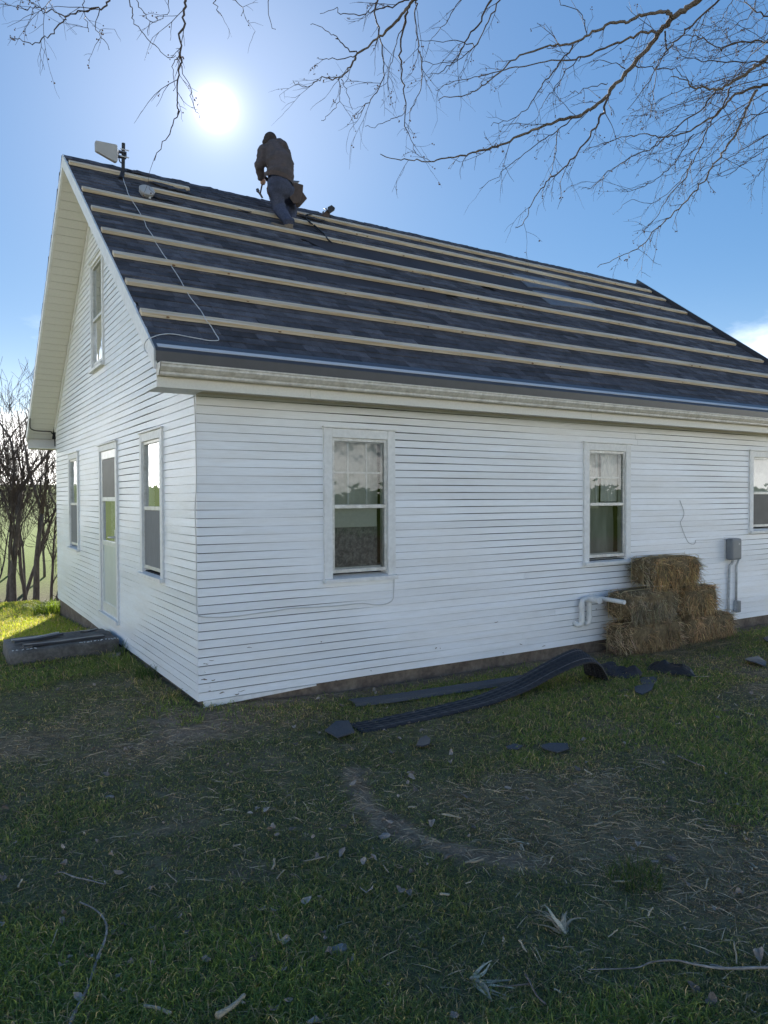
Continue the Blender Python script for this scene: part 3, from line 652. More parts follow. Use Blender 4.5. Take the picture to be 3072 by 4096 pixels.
# ridge caps, some torn and lifted
x = -OX; k = 0
while x < XR-0.25:
    ln = random.uniform(0.20, 0.30); torn = 0.3 < x < 2.6 and random.random() < 0.6
    if not (0.55 < x < 2.3 and random.random() < 0.30):
        w1, w2 = random.uniform(0.12, 0.16), random.uniform(0.12, 0.15); lift = random.uniform(0.005, 0.02)+(random.uniform(0, 0.014) if torn else 0); n = 4
        top = [rp(x+ln*(i/n), SLEN-w1+random.uniform(-0.02, 0.02)*(3 if torn else 0.6), 0.008+lift*random.random()*(0.4)) for i in range(n+1)]
        mid = [(x+ln*(i/n), GW/2+random.uniform(-0.01, 0.01), ZR-0.004+0.6*lift+random.uniform(0, 0.006)) for i in range(n+1)]
        bot = [(q[0], GW-q[1], q[2]) for q in top]
        vs = top+mid+bot; m1 = n+1; f = []
        for r_ in range(2):
            for i in range(n): f.append((r_*m1+i, r_*m1+i+1, (r_+1)*m1+i+1, (r_+1)*m1+i))
        vs2 = [(a, b, c-0.012) for a, b, c in vs]; K = len(vs)
        f2 = [tuple(K+i for i in q)[::-1] for q in f]
        rim = list(range(0, m1))+[m1+n, 2*m1+n]+list(range(3*m1-2, 2*m1-1, -1))+[m1]
        f3 = [(rim[i], rim[(i+1) % len(rim)], K+rim[(i+1) % len(rim)], K+rim[i]) for i in range(len(rim))]
        MB().add(vs+vs2, f+f2+f3, random.uniform(0.6, 1.1)).build('ridge_cap', M['shingle'], roof)
    x += ln-0.03
# torn shingle scraps left below the ridge
for (u, v, a, b) in ((705, 765, .34, .10), (640, 745, .26, .10), (790, 790, .25, .13), (560, 700, .3, .09), (980, 845, .35, .14), (880, 812, .3, .12), (660, 805, .42, .06), (1250, 880, .4, .08)):
    X, s_ = to_xs(u, v); s_ = min(s_, SLEN-0.16); ring = []
    for i in range(14):
        w_ = 2*math.pi*i/14; r_ = random.uniform(0.55, 1.2); ring.append((X+a*0.55*r_*math.cos(w_), s_+b*0.8*r_*math.sin(w_)))
    hh = [random.uniform(0.016, 0.042) for _ in ring]
    MB().prism([rp(x_, q_, h_) for (x_, q_), h_ in zip(ring, hh)], [rp(x_, q_, h_+0.006) for (x_, q_), h_ in zip(ring, hh)], 0.8).build('torn_shingle', M['shingle'], roof)
# battens: lengths of pine nailed along the slope
BY = [3.593, 3.26, 2.785, 2.266, 1.733, 1.221, 0.70, 0.193]
def lng(y): return (y+OY)/CSA
JOINTS = [[(-.42, 1.05), (2.55, 5.9), (5.905, 10.33)], [(0.48, 4.1), (4.105, 7.7), (7.705, 10.33)], [(-.415, 3.2), (3.205, 6.55), (6.555, 10.33)], [(-.415, 4.0), (4.005, 7.15), (7.155, 10.32)], [(-.42, 3.6), (3.605, 6.95), (6.955, 10.23)], [(-.42, 3.2), (3.205, 6.45), (6.455, 10.22)], [(-.425, 2.6), (2.605, 6.42), (6.425, 10.15)], [(-.425, 2.9), (2.905, 5.35), (5.355, 10.1)]]
BW, BT = 0.082, 0.036
for y, js in zip(BY, JOINTS):
    s1 = lng(y)-0.01; s0 = s1-BW
    for a, b in js:
        n = max(2, int((b-a)/0.5)); vs = []; sag = random.uniform(-0.008, 0.008); tw = random.uniform(-0.004, 0.004)
        for i in range(n+1):
            t = i/n; X = a+(b-a)*t; w = 0.006*math.sin(t*math.pi*2+y)+sag*math.sin(t*math.pi)+tw
            for (ss, hh) in ((s0, 0.014), (s1, 0.014), (s1, 0.014+BT), (s0, 0.014+BT)): vs.append(rp(X, ss+w, hh))
        f = [(i*4+j, i*4+(j+1) % 4, (i+1)*4+(j+1) % 4, (i+1)*4+j) for i in range(n) for j in range(4)]+[(3, 2, 1, 0), tuple(range(n*4, n*4+4))]
        MB().add(vs, f).build('batten', M['pine'], roof, bevel=0.003)
    kn = MB()
    for _ in range(9):
        X = random.uniform(js[0][0]+0.2, 10.0)
        if not any(a+0.05 < X < b-0.05 for a, b in js): continue
        r_ = random.uniform(0.006, 0.013); c_ = rp(X, s0-0.001, 0.014+BT*random.uniform(0.35, 0.65)); kn.ball(c_, (r_*1.5, 0.0022, r_*0.8), 8, 4)
    if kn.v: o = kn.build('knots', M['knot'], roof); o['kind'] = 'stuff'

# ---- rake boards, fascia, eave trim, gutter, soffit
mb = MB()
def rake(x0, x1, side, d0, d1, mb, ya=-OY, yb=GW/2):
    def pt(x, y, d): return (x, y if side == 'near' else GW-y, roof_z(y)-d)
    mb.hexa([pt(x0, ya, d1), pt(x1, ya, d1), pt(x1, yb, d1), pt(x0, yb, d1), pt(x0, ya, d0), pt(x1, ya, d0), pt(x1, yb, d0), pt(x0, yb, d0)])
m_ = MB(); rake(-OX-0.014, -OX+0.011, 'near', -0.004, 0.155, m_); m_.build('rake_board', M['trim'], house)
m_ = MB(); rake(-OX-0.014, -OX+0.011, 'far', 0.02, 0.155, m_); m_.build('rake_board', M['trim'], house)
m_ = MB(); rake(XR-0.011, XR+0.03, 'near', -0.10, 0.14, m_); m_.build('rake_trim', M['dark_trim'], house)
m_ = MB(); rake(XR-0.011, XR+0.03, 'far', -0.04, 0.14, m_); m_.build('rake_trim', M['dark_trim'], house)
# frieze strip on the gable wall under the soffit
for side in ('near', 'far'):
    m_ = MB(); rake(-0.036, -0.002, side, 0.13, 0.245, m_, ya=0.0 if side == 'near' else 0.0); m_.build('frieze_board', M['trim'], house)
# soffit panels under the far slope overhang, one by one
s = 0.0; k = 0
while s < SLEN-0.12:
    def q(x, s_, d): p = rp(x, s_, -d); return (p[0], GW-p[1], p[2])
    j = random.uniform(-0.001, 0.001); a, b = s+0.003, s+0.128
    MB().hexa([q(-OX+0.0115, a, 0.128+j), q(-0.04, a, 0.128+j), q(-0.04, b, 0.128-j), q(-OX+0.0115, b, 0.128-j), q(-OX+0.0115, a, 0.108), q(-0.04, a, 0.108), q(-0.04, b, 0.108), q(-OX+0.0115, b, 0.108)]).build('soffit_panel', M['vinyl'], house)
    s += 0.131
m_ = MB(); m_.hexa([(p[0], GW-p[1], p[2]) for p in [rp(-OX+0.012, 0, -0.104), rp(-0.002, 0, -0.104), rp(-0.002, SLEN, -0.104), rp(-OX+0.012, SLEN, -0.104), rp(-OX+0.012, 0, -0.075), rp(-0.002, 0, -0.075), rp(-0.002, SLEN, -0.075), rp(-OX+0.012, SLEN, -0.075)]]); m_.build('soffit_backing', M['dark_trim'], house)
m_ = MB(); m_.hexa([rp(-OX+0.012, 0, -0.124), rp(-0.002, 0, -0.124), rp(-0.002, SLEN, -0.124), rp(-OX+0.012, SLEN, -0.124), rp(-OX+0.012, 0, -0.075), rp(-0.002, 0, -0.075), rp(-0.002, SLEN, -0.075), rp(-OX+0.012, SLEN, -0.075)]); m_.build('soffit', M['vinyl'], house)
# eave soffit of the long side: strips with gaps, and its fascia
for x0 in np.arange(-0.03, 10.3, 0.30):
    MB().box((x0+0.002, -OY+0.025, 2.628+random.uniform(-0.002, 0.002)), (min(x0+0.298, XR), -0.022, 2.645)).build('soffit_panel', M['vinyl'], house)
MB().box((-0.03, -0.022, 2.612), (10.02, -0.0175, 2.64)).build('frieze_board', M['vinyl'], house)
fb = [(-OX+0.011, 0.9), (0.902, 4.4), (4.402, 8.05), (8.052, XR)]
for a, b in fb: MB().box((a, -OY, 2.598), (b, -OY+0.022, 2.80)).build('fascia_board', M['vinyl'], house)
MB().box((-OX+0.012, -OY+0.023, 2.60), (-0.032, -0.002, 2.627)).build('soffit_return', M['trim'], house)
m_ = MB(); a, b = -OX-0.004, XR+0.02      # dark drip edge with a bright hem
ring = lambda x: [(x, -OY-0.022, 2.795), (x, -OY-0.030, 2.872), (x, -OY-0.012, 2.902), (x, -OY+0.10, 2.902+0.083), (x, -OY+0.10, 2.902+0.078), (x, -OY-0.006, 2.895), (x, -OY-0.024, 2.868), (x, -OY-0.016, 2.795)]
m_.prism(ring(a), ring(b)); m_.build('drip_edge', M['dark_trim'], house)
hem = lambda x: [(x, -OY-0.010, 2.9045), (x, -OY+0.028, 2.9345), (x, -OY+0.028, 2.9385), (x, -OY-0.012, 2.9085)]
MB().prism(hem(a+0.02), hem(b)).build('metal_hem', M['lite_trim'], house)
# K-style gutter
def gut(x): 
    o_ = [(-OY-0.001, 2.772), (-OY-0.001, 2.682), (-OY-0.068, 2.680), (-OY-0.078, 2.690), (-OY-0.078, 2.706), (-OY-0.092, 2.716), (-OY-0.116, 2.742), (-OY-0.116, 2.760), (-OY-0.124, 2.764), (-OY-0.124, 2.776), (-OY-0.112, 2.776)]
    i_ = [(-OY-0.108, 2.770), (-OY-0.110, 2.744), (-OY-0.088, 2.720), (-OY-0.073, 2.708), (-OY-0.070, 2.688), (-OY-0.006, 2.688), (-OY-0.006, 2.772)]
    return [(x, y, z) for y, z in o_+i_]
g = MB(); g.prism(gut(-OX+0.005), gut(XR), caps=False); o = g.build('gutter', M['gutter'], house)
MB().add([(-OX+0.004, y, z) for _, y, z in gut(0)[:11]]+[(-OX+0.012, y, z) for _, y, z in gut(0)[:11]], [tuple(range(11)), tuple(range(11, 22))]+[(i, (i+1) % 11, 11+(i+1) % 11, 11+i) for i in range(11)]).build('end_cap', M['gutter'], o)
g2 = MB(); g2.prism([(x, GW-y, z) for x, y, z in gut(-OX+0.005)], [(x, GW-y, z) for x, y, z in gut(XR)], caps=True); g2.build('gutter', M['gutter'], house)
MB().box((-OX+0.011, GW+OY-0.022, 2.60), (XR, GW+OY, 2.80)).box((-OX+0.012, GW+0.002, 2.602), (-0.002, GW+OY-0.023, 2.62)).box((0.0, GW+0.002, 2.615), (XR, GW+OY-0.023, 2.64)).build('fascia_board', M['vinyl'], house)


# ------------------------------------------------------------------ things fixed to the house
def zoom(x0, y0, sc): return lambda a, b: (x0+a*sc, y0+b*sc)
Z1 = zoom(0, 500, 0.6028); Z5 = zoom(0, 1450, 0.5879); Z6 = zoom(700, 1500, 0.663); Z7 = zoom(2200, 1650, 0.5256); ZP = zoom(2220, 2150, 0.205); ZM = zoom(980, 500, 0.19446); Z4 = zoom(2100, 2550, 0.586)
def smooth_path(pts, k=4):
    P_ = [np.array(p, float) for p in pts]; out_ = []
    for i in range(len(P_)-1):
        p0, p1, p2, p3 = P_[max(i-1, 0)], P_[i], P_[i+1], P_[min(i+2, len(P_)-1)]
        for j in range(k):
            t = j/k; out_.append(0.5*((2*p1)+(-p0+p2)*t+(2*p0-5*p1+4*p2-p3)*t*t+(-p0+3*p1-3*p2+p3)*t**3))
    out_.append(P_[-1]); return out_

# drain pipes
def fpt(a, b, y): u, v = ZP(a, b); return on_front(u, v, y)
pz = thing('drain_pipe', 'white plastic drain trap pipe with two uprights fixed low on the siding', 'pipe', (0, 0, 0))
xa = float(fpt(525, 1450, -0.075)[0]); xb = float(fpt(668, 1450, -0.075)[0]); zb_ = float(fpt(525, 1690, -0.075)[2]); zt_ = float(fpt(525, 1215, -0.075)[2]); R_ = 0.030
pa = smooth_path([(xa-0.06, -0.01, zb_+0.02), (xa-0.045, -0.05, zb_-0.005), (xa-0.01, -0.072, zb_+0.005), (xa, -0.075, zb_+0.06), (xa, -0.075, zb_+0.2), (xa, -0.075, zt_-0.06), (xa+0.006, -0.075, zt_-0.015), (xa+0.035, -0.075, zt_), (xa+0.10, -0.075, zt_+0.002), (xb+0.03, -0.075, zt_+0.004)], 5)
MB().tube(pa, R_, 14).build('pipe', M['pvc'], pz, smooth=True)
pb = smooth_path([(xb-0.03, -0.01, zb_+0.02), (xb-0.02, -0.05, zb_-0.004), (xb, -0.075, zb_+0.03), (xb, -0.075, zb_+0.12), (xb, -0.075, zt_-0.02)], 5)
MB().tube(pb, R_, 14).build('pipe', M['pvc'], pz, smooth=True)
for X, zz_ in ((xa, zb_+0.075), (xa, zt_-0.075), (xb, zb_+0.075)): MB().tube([(X, -0.075, zz_-0.022), (X, -0.075, zz_+0.022)], R_+0.005, 16).build('coupling', M['pvc'], pz)
def open_tube(a, b, r, wall, name, par, m):
    a, b = np.array(a, float), np.array(b, float); d = (b-a)/np.linalg.norm(b-a)
    MB().tube([a, b, b-d*0.0005, b-d*min(0.25, np.linalg.norm(b-a)*0.8)], [r, r, r-wall, r-wall], 18, caps=False).build(name, m, par, smooth=False)
open_tube((xb-0.01, -0.06, zt_+0.004), (xb-0.01, -0.245, zt_+0.0), 0.038, 0.006, 'outlet', pz, M['pvc'])
wp = fpt(700, 1155, -0.02); pz2 = thing('overflow_pipe', 'long white plastic pipe sticking straight out of the siding toward the straw bales', 'pipe', (0, 0, 0))
open_tube((wp[0], 0.0, wp[2]), (wp[0]+0.02, -0.50, wp[2]-0.012), 0.025, 0.004, 'pipe', pz2, M['pvc'])
MB().tube([(wp[0], 0, wp[2]), (wp[0]+0.003, -0.085, wp[2]-0.001)], 0.036, 18).build('coupling', M['pvc'], pz2)

# grey service box with its conduits
def w7(a, b, y): u, v = Z7(a, b); return on_front(u, v, y)
ub = thing('utility_box', 'grey plastic telephone service box on the siding right of the straw bales', 'utility box', (0, 0, 0))
cx_, cz_ = float(w7(1425, 1040, -0.13)[0]), float(w7(1425, 1040, -0.13)[2])
MB().box((cx_-0.125, -0.022, cz_-0.17), (cx_+0.085, -0.0165, cz_+0.165)).build('back_plate', M['trim'], ub)
MB().box((cx_-0.105, -0.135, cz_-0.148), (cx_+0.105, -0.023, cz_+0.148)).build('cover', M['grey_box'], ub, bevel=0.028, smooth=False)
MB().box((cx_+0.03, -0.1375, cz_+0.055), (cx_+0.038, -0.1355, cz_+0.085)).box((cx_+0.046, -0.1375, cz_+0.06), (cx_+0.054, -0.1355, cz_+0.08)).build('mark', M['lite_trim'], ub)
xl = float(w7(1362, 1350, -0.04)[0])
co1 = MB(); co1.tube(smooth_path([(xl+0.06, -0.06, cz_-0.13), (xl+0.05, -0.05, cz_-0.2), (xl+0.01, -0.04, cz_-0.26), (xl, -0.038, 0.4), (xl-0.005, -0.038, -0.02), (xl, -0.04, -0.35)], 4), 0.017, 10); co1.build('conduit', M['conduit'], ub, smooth=True)
xr = float(w7(1421, 1300, -0.04)[0]); zj = float(w7(1430, 1475, -0.04)[2])
MB().tube([(xr+0.02, -0.06, cz_-0.14), (xr, -0.036, cz_-0.24), (xr, -0.035, zj+0.08)], 0.014, 10).build('conduit', M['conduit'], ub, smooth=True)
jb = thing('junction_box', 'small grey junction box low on the siding under the service box', 'junction box', (0, 0, 0))
MB().box((xr-0.035, -0.075, zj-0.08), (xr+0.045, -0.017, zj+0.085)).build('body', M['conduit'], jb, bevel=0.006)
MB().box((xr-0.03, -0.081, zj-0.074), (xr+0.04, -0.0755, zj+0.079)).build('lid', M['grey_box'], jb, bevel=0.004)
MB().tube([(xr-0.06, -0.03, zj-0.045), (xr-0.034, -0.045, zj-0.045)], 0.012, 8).build('fitting', M['conduit'], jb)

# cables
def cable(name, label, pts, r, m, cat='cable', k=4, n=6):
    o = MB().tube(smooth_path(pts, k), r, n).build(name, m, None, smooth=True); o['label'] = label; o['category'] = cat; return o
pts = [on_gable(*Z5(a, b), -0.022) for a, b in ((1316, 165), (1325, 300), (1330, 440), (1333, 600), (1336, 820), (1326, 1000), (1333, 1180), (1336, 1400), (1336, 1640), (1343, 1700), (1352, 1728))]
pts += [on_front(*Z6(a, b), -0.021) for a, b in ((150, 1455), (190, 1462), (330, 1460), (500, 1438), (620, 1422), (700, 1409), (890, 1399), (1010, 1390), (1130, 1378), (1230, 1388), (1308, 1364), (1320, 1300), (1322, 1210))]
cable('phone_cable', 'thin white cable stapled down the corner and along the siding to the six-pane window', pts, 0.0045, M['wire'], k=3)
pts = [on_front(*Z7(a, b), -0.021) for a, b in ((988, 668), (1000, 700), (1020, 760), (1012, 800), (993, 835), (1005, 880), (1020, 920), (1050, 985), (1090, 1004), (1108, 985), (1112, 972), (1200, 970), (1290, 960), (1330, 966), (1355, 990))]
cable('loose_wire', 'thin grey wire straggling over the siding to the service box', pts, 0.0035, M['greywire'], cat='wire', k=3)
def soff(a, b, d=0.14):     # point on the underside of the far overhang
    u, v = Z5(a, b); return on_plane(u, v, (0, SSA, CSA), (ZE+SL*(GW+OY))*CSA-d)
cable('eave_cable', 'dark cable running under the far gable soffit to the wall', [soff(204, 380), soff(204, 430), soff(212, 452), soff(250, 465), soff(340, 470), soff(352, 480), on_gable(*Z5(368, 500), -0.02), on_gable(*Z5(374, 570), -0.02)], 0.008, M['black'])

# roof-top aerial
def mh(u, v): # height above the shingles so that the cable rides over the battens
    p = on_roof(u, v, 0.03); y = float(p[1]); return 0.062 if any(-0.075 < y-b < 0.01 for b in BY) else 0.026
base = on_roof(*Z1(815, 352), 0.02)
an = thing('antenna', 'grey wedge-shaped antenna panel on a short black mast at the gable end of the ridge', 'antenna', tuple(map(float, base)))
def rel(p): return tuple(float(i-j) for i, j in zip(p, base))
ya = float(base[1])+0.02
mtop = on_front(*Z1(819, 122), ya); mm1 = on_front(*Z1(817, 300), ya)
MB().tube([rel(on_roof(*Z1(803, 356), 0.02)), rel(on_front(*Z1(812, 325), ya)), rel(mm1), rel(mtop)], [0.030, 0.028, 0.022, 0.022], 10).build('mast', M['black'], an, smooth=False)
ring = []
cor = [(632, 100), (780, 130), (783, 236), (770, 246), (634, 168)]
for i, c in enumerate(cor):
    pp = np.array(cor[i-1]); nn = np.array(cor[(i+1) % len(cor)]); c = np.array(c, float); l1 = np.linalg.norm(pp-c); l2 = np.linalg.norm(nn-c)
    for q_ in (c+(pp-c)*min(9/l1, .4), c+0.25*((pp-c)*min(9/l1, .4)+(nn-c)*min(9/l2, .4)), c+(nn-c)*min(9/l2, .4)): ring.append(q_)
A_ = [rel(on_front(*Z1(*q_), ya-0.03)) for q_ in ring]; B_ = [(a, b+0.055, c) for a, b, c in A_]
MB().prism(A_, B_).build('panel', M['antenna'], an, bevel=0.006)
b1_, b2_ = rel(on_front(*Z1(783, 187), ya)), rel(on_front(*Z1(826, 198), ya))
br_ = MB(); br_.box((b1_[0], b1_[1]-0.03, b1_[2]-0.045), (b2_[0]+0.02, b1_[1]+0.03, b1_[2]-0.03)); br_.box((b1_[0], b1_[1]-0.03, b1_[2]+0.015), (b2_[0]+0.02, b1_[1]+0.03, b1_[2]+0.03)); br_.box((b1_[0]-0.002, b1_[1]-0.032, b1_[2]-0.046), (b1_[0]+0.008, b1_[1]+0.032, b1_[2]+0.031)); br_.box((b2_[0]+0.012, b1_[1]-0.03, b1_[2]-0.029), (b2_[0]+0.02, b1_[1]+0.03, b1_[2]+0.014)); br_.build('bracket', M['steel'], an)
for dz in (-0.052, 0.036): MB().tube([(b1_[0]+0.02, b1_[1]-0.04, b1_[2]+dz+0.008), (b2_[0]+0.045, b1_[1]-0.04, b1_[2]+dz+0.008)], 0.007, 6).build('bolt', M['lite_trim'], an)
cable('antenna_lead', 'short black lead hanging between the antenna panel and its mast', [on_front(*Z1(789, 215), ya), on_front(*Z1(793, 238), ya), on_front(*Z1(803, 250), ya), on_front(*Z1(812, 255), ya-0.01)], 0.007, M['black'])
path = [(818, 355), (826, 385), (838, 415), (850, 455), (868, 485), (882, 510), (905, 545), (935, 595), (960, 640), (970, 672), (985, 695), (1018, 742), (1024, 765), (1060, 820), (1085, 860), (1110, 893), (1140, 940), (1170, 985), (1195, 1025), (1215, 1062), (1240, 1105), (1262, 1142), (1300, 1190), (1335, 1235), (1355, 1270), (1365, 1292), (1400, 1335), (1430, 1385), (1452, 1420), (1440, 1430), (1390, 1430), (1320, 1418), (1250, 1405), (1170, 1390), (1115, 1386), (1060, 1392), (1010, 1408), (985, 1418)]
pts = [on_roof(*Z1(a, b), mh(*Z1(a, b))) for a, b in path]
pts += [on_gable(*Z1(a, b), -0.49) for a, b in ((968, 1435), (959, 1455), (958, 1480), (965, 1500), (977, 1513))]
cable('coax_cable', 'white cable zigzagging down the shingles from the antenna to the eave', pts, 0.0042, M['wire'], k=3)
for q_ in ((1455, 1428), (1090, 1387)): pass
vc = on_roof(*Z1(968, 460), 0.03)
rv = thing('roof_light', 'small round white lamp lying on the shingles below the ridge', 'lamp', tuple(map(float, vc)))
MB().tube([(0, 0.02, -0.02), (0, -0.02, 0.01), (0, -0.055, 0.035), (0, -0.062, 0.04)], [0.05, 0.088, 0.095, 0.085], 18).build('shade', M['antenna'], rv, smooth=False)
MB().tube([(0.02, -0.06, -0.01), (0.03, -0.075, -0.075)], 0.014, 8).build('stem', M['wire'], rv, smooth=False)

# nail gun and air hose on the ridge
gp_ = on_roof(*zoom(900, 450, .3617)(1120, 1170), 0.03)
ng = thing('nail_gun', 'dark nail gun standing on the ridge right of the roofer', 'nail gun', tuple(map(float, gp_)))
def gq(a, b, y=0.0): p = on_front(*zoom(900, 450, .3617)(a, b), float(gp_[1])+y); return tuple(float(i-j) for i, j in zip(p, gp_))
def quadprism(cs, y0, y1, name, m, par, bev=0.006): MB().prism([gq(*c, y0) for c in cs], [gq(*c, y1) for c in cs]).build(name, m, par, bevel=bev)
quadprism([(1135, 1045), (1180, 1022), (1218, 1055), (1210, 1085), (1165, 1115), (1138, 1100)], -0.06, 0.06, 'motor_housing', M['black'], ng)
quadprism([(1075, 1160), (1050, 1140), (1085, 1118), (1130, 1070), (1165, 1110), (1150, 1165)], -0.04, 0.04, 'body', M['leather'], ng)
quadprism([(1150, 1135), (1165, 1130), (1180, 1160), (1176, 1182), (1150, 1175)], -0.03, 0.03, 'handle', M['black'], ng)
quadprism([(1072, 1105), (1088, 1086), (1098, 1092), (1090, 1120), (1078, 1118)], -0.02, 0.02, 'nose', M['steel'], ng, 0.003)
MB().tube(smooth_path([gq(1130, 1058, -0.03), gq(1108, 1064, -0.03), gq(1098, 1078, -0.03), gq(1115, 1076, -0.03), gq(1132, 1068, -0.03)], 4), 0.005, 6).build('hook', M['steel'], ng)
Zn = zoom(900, 450, .3617)
pts = [on_front(*Zn(1060, 1150), float(gp_[1]))]+[on_roof(*Zn(a, b), mh(*Zn(a, b))+0.004) for a, b in ((1000, 1130), (920, 1128), (890, 1150), (905, 1182), (940, 1215), (975, 1240), (1010, 1268), (1045, 1300), (1080, 1330), (1110, 1358), (1135, 1400), (1180, 1440))]
cable('air_hose', 'black air hose trailing down the battens from the nail gun', pts, 0.011, M['black'], cat='hose')

# ------------------------------------------------------------------ the roofer
def cap(mb, a, b, ra, rb, n=14):
    a, b = np.array(a, float), np.array(b, float); k = 6
    mb.tube([a+(b-a)*t for t in np.linspace(0, 1, k)], [ra+(rb-ra)*t for t in np.linspace(0, 1, k)], n); mb.ball(a, ra, 14, 10); mb.ball(b, rb, 14, 10)
def fuse(mb, name, m, parent, vox=0.012, sm=6, disp=0.0, label=None):
    me = mb.mesh(name+'_src', None); o = bpy.data.objects.new(name+'_src', me); COL.objects.link(o)
    r = o.modifiers.new('r', 'REMESH'); r.mode = 'VOXEL'; r.voxel_size = vox
    s_ = o.modifiers.new('s', 'SMOOTH'); s_.iterations = sm; s_.factor = 0.5
    if disp:
        tx = bpy.data.textures.new(name+'_folds', 'CLOUDS'); tx.noise_scale = 0.07; d_ = o.modifiers.new('d', 'DISPLACE'); d_.texture = tx; d_.strength = disp; d_.mid_level = 0.5; d_.texture_coords = 'LOCAL'
    dg = bpy.context.evaluated_depsgraph_get(); me2 = bpy.data.meshes.new_from_object(o.evaluated_get(dg)); bpy.data.objects.remove(o, do_unlink=True); bpy.data.meshes.remove(me)
    me2.name = name; me2.materials.clear(); me2.materials.append(m); me2.polygons.foreach_set('use_smooth', [True]*len(me2.polygons))
    o2 = link(name, me2, parent)
    if label: o2['label'] = label
    return o2
pbase = on_roof(*ZM(900, 2150), 0.03)
man = thing('person', 'roofer in dark hoodie, knit cap and jeans stepping up the slope with a tool belt', 'person', tuple(map(float, pbase)))
def J(a, b, y): p = on_front(*ZM(a, b), y); return np.array([float(i-j) for i, j in zip(p, pbase)])
pelv, waist, chest, upch, neck, head = J(700, 1250, 3.12), J(690, 1010, 3.17), J(640, 770, 3.26), J(600, 560, 3.37), J(560, 430, 3.47), J(520, 335, 3.56)
shL, elL, wrL, haL = J(400, 545, 3.37), J(300, 850, 3.37), J(325, 1090, 3.46), J(375, 1165, 3.48)
shR, elR, wrR, haR = J(800, 600, 3.34), J(885, 870, 3.42), J(930, 1090, 3.52), J(960, 1170, 3.56)
hiL, knL, anL = J(630, 1350, 3.12), J(690, 1700, 3.16), J(905, 2060, 2.86)
hiR, knR, anR = J(850, 1360, 3.18), J(975, 1620, 3.52), J(945, 1960, 3.30)
b_ = MB()
cap(b_, pelv, waist, 0.125, 0.115); cap(b_, waist, chest, 0.115, 0.14); cap(b_, chest, upch, 0.14, 0.12); cap(b_, upch, neck, 0.09, 0.06); cap(b_, neck, head, 0.055, 0.06)
b_.ball(head, (0.078, 0.095, 0.108), 16, 12); b_.ball(head+np.array([-0.02, 0.095, -0.02]), (0.014, 0.022, 0.020)); b_.ball(head+np.array([-0.076, 0.0, -0.01]), (0.012, 0.02, 0.03)); b_.ball(head+np.array([0.076, 0.0, -0.01]), (0.012, 0.02, 0.03)); b_.ball(head+np.array([-0.01, 0.075, -0.075]), (0.035, 0.03, 0.03))
for s_, e_, w_, h_ in ((shL, elL, wrL, haL), (shR, elR, wrR, haR)):
    cap(b_, s_, e_, 0.052, 0.042); cap(b_, e_, w_, 0.042, 0.030); cap(b_, w_, h_, 0.032, 0.038)
cap(b_, upch, shL, 0.08, 0.06); cap(b_, upch, shR, 0.08, 0.06)
for h_, k_, a_ in ((hiL, knL, anL), (hiR, knR, anR)): cap(b_, h_, k_, 0.085, 0.06); cap(b_, k_, a_, 0.058, 0.04); cap(b_, pelv, h_, 0.12, 0.085)
# the left hand closes round the hammer handle
hd = J(408, 985, 3.50)-J(312, 1420, 3.50); hd /= np.linalg.norm(hd); hx = np.cross(hd, np.array([0, 1., 0])); hx /= np.linalg.norm(hx)
gripc = J(368, 1165, 3.50)
for i, (off, ln) in enumerate(((0.034, 0.9), (0.012, 1.0), (-0.010, 0.95), (-0.031, 0.8))):
    c0 = gripc+hd*off; f1 = c0+hx*(-0.030)*1.0+np.array([0, -0.004, 0]); f2 = c0+hx*(-0.004)+np.array([0, 0.030*ln, 0]); f3 = c0+hx*0.028*ln+np.array([0, 0.012, 0]); f4 = c0+hx*0.022+np.array([0, -0.012, 0])
    b_.tube([haL+hd*off*0.8, f1, f2, f3, f4], [0.011, 0.0105, 0.010, 0.0095, 0.008], 8)
t0 = haL+hd*0.02; b_.tube([t0, gripc+hd*0.045+hx*0.02+np.array([0, -0.022, 0]), gripc+hd*0.03+hx*0.035+np.array([0, -0.008, 0])], [0.013, 0.012, 0.009], 8)
for i in range(4): b_.tube([haR, haR+np.array([0.012*(i-1.5), 0.03, -0.045]), haR+np.array([0.013*(i-1.5), 0.035, -0.08-0.008*(i in (1, 2))])], [0.012, 0.010, 0.008], 8)
b_.tube([haR, haR+np.array([-0.04, 0.02, -0.03]), haR+np.array([-0.05, 0.03, -0.055])], [0.013, 0.011, 0.008], 8)
fuse(b_, 'body', M['skin'], man, 0.009, 3)
h_ = MB()
cap(h_, waist-np.array([-0.02, 0, 0.05]), chest+np.array([0.03, 0, 0]), 0.158, 0.165, 18); cap(h_, chest+np.array([0.02, 0, 0]), upch, 0.17, 0.155, 18); cap(h_, upch, neck-np.array([0, 0, 0.02]), 0.14, 0.085)
h_.ball(waist+np.array([0.025, 0, 0.0]), (0.182, 0.15, 0.10), 18, 12); h_.ball(chest+np.array([0.045, -0.02, 0]), (0.195, 0.17, 0.17), 18, 12); h_.ball(chest*0.5+waist*0.5+np.array([0.04, -0.01, 0]), (0.178, 0.165, 0.15), 18, 12)
cap(h_, upch+np.array([0, 0, -0.01]), shL, 0.12, 0.095); cap(h_, upch+np.array([0, 0, -0.03]), shR, 0.12, 0.10)
cap(h_, shL, elL, 0.088, 0.066); cap(h_, elL, wrL, 0.066, 0.046); cap(h_, shR, elR, 0.10, 0.08); cap(h_, elR, wrR, 0.08, 0.055)
h_.ball(elL+np.array([-0.006, 0, 0.01]), 0.072)
fuse(h_, 'hoodie', M['hoodie'], man, 0.012, 3, 0.034)
ho = MB(); q0, q1, q2 = J(560, 400, 3.42), J(700, 410, 3.36), J(815, 480, 3.30)
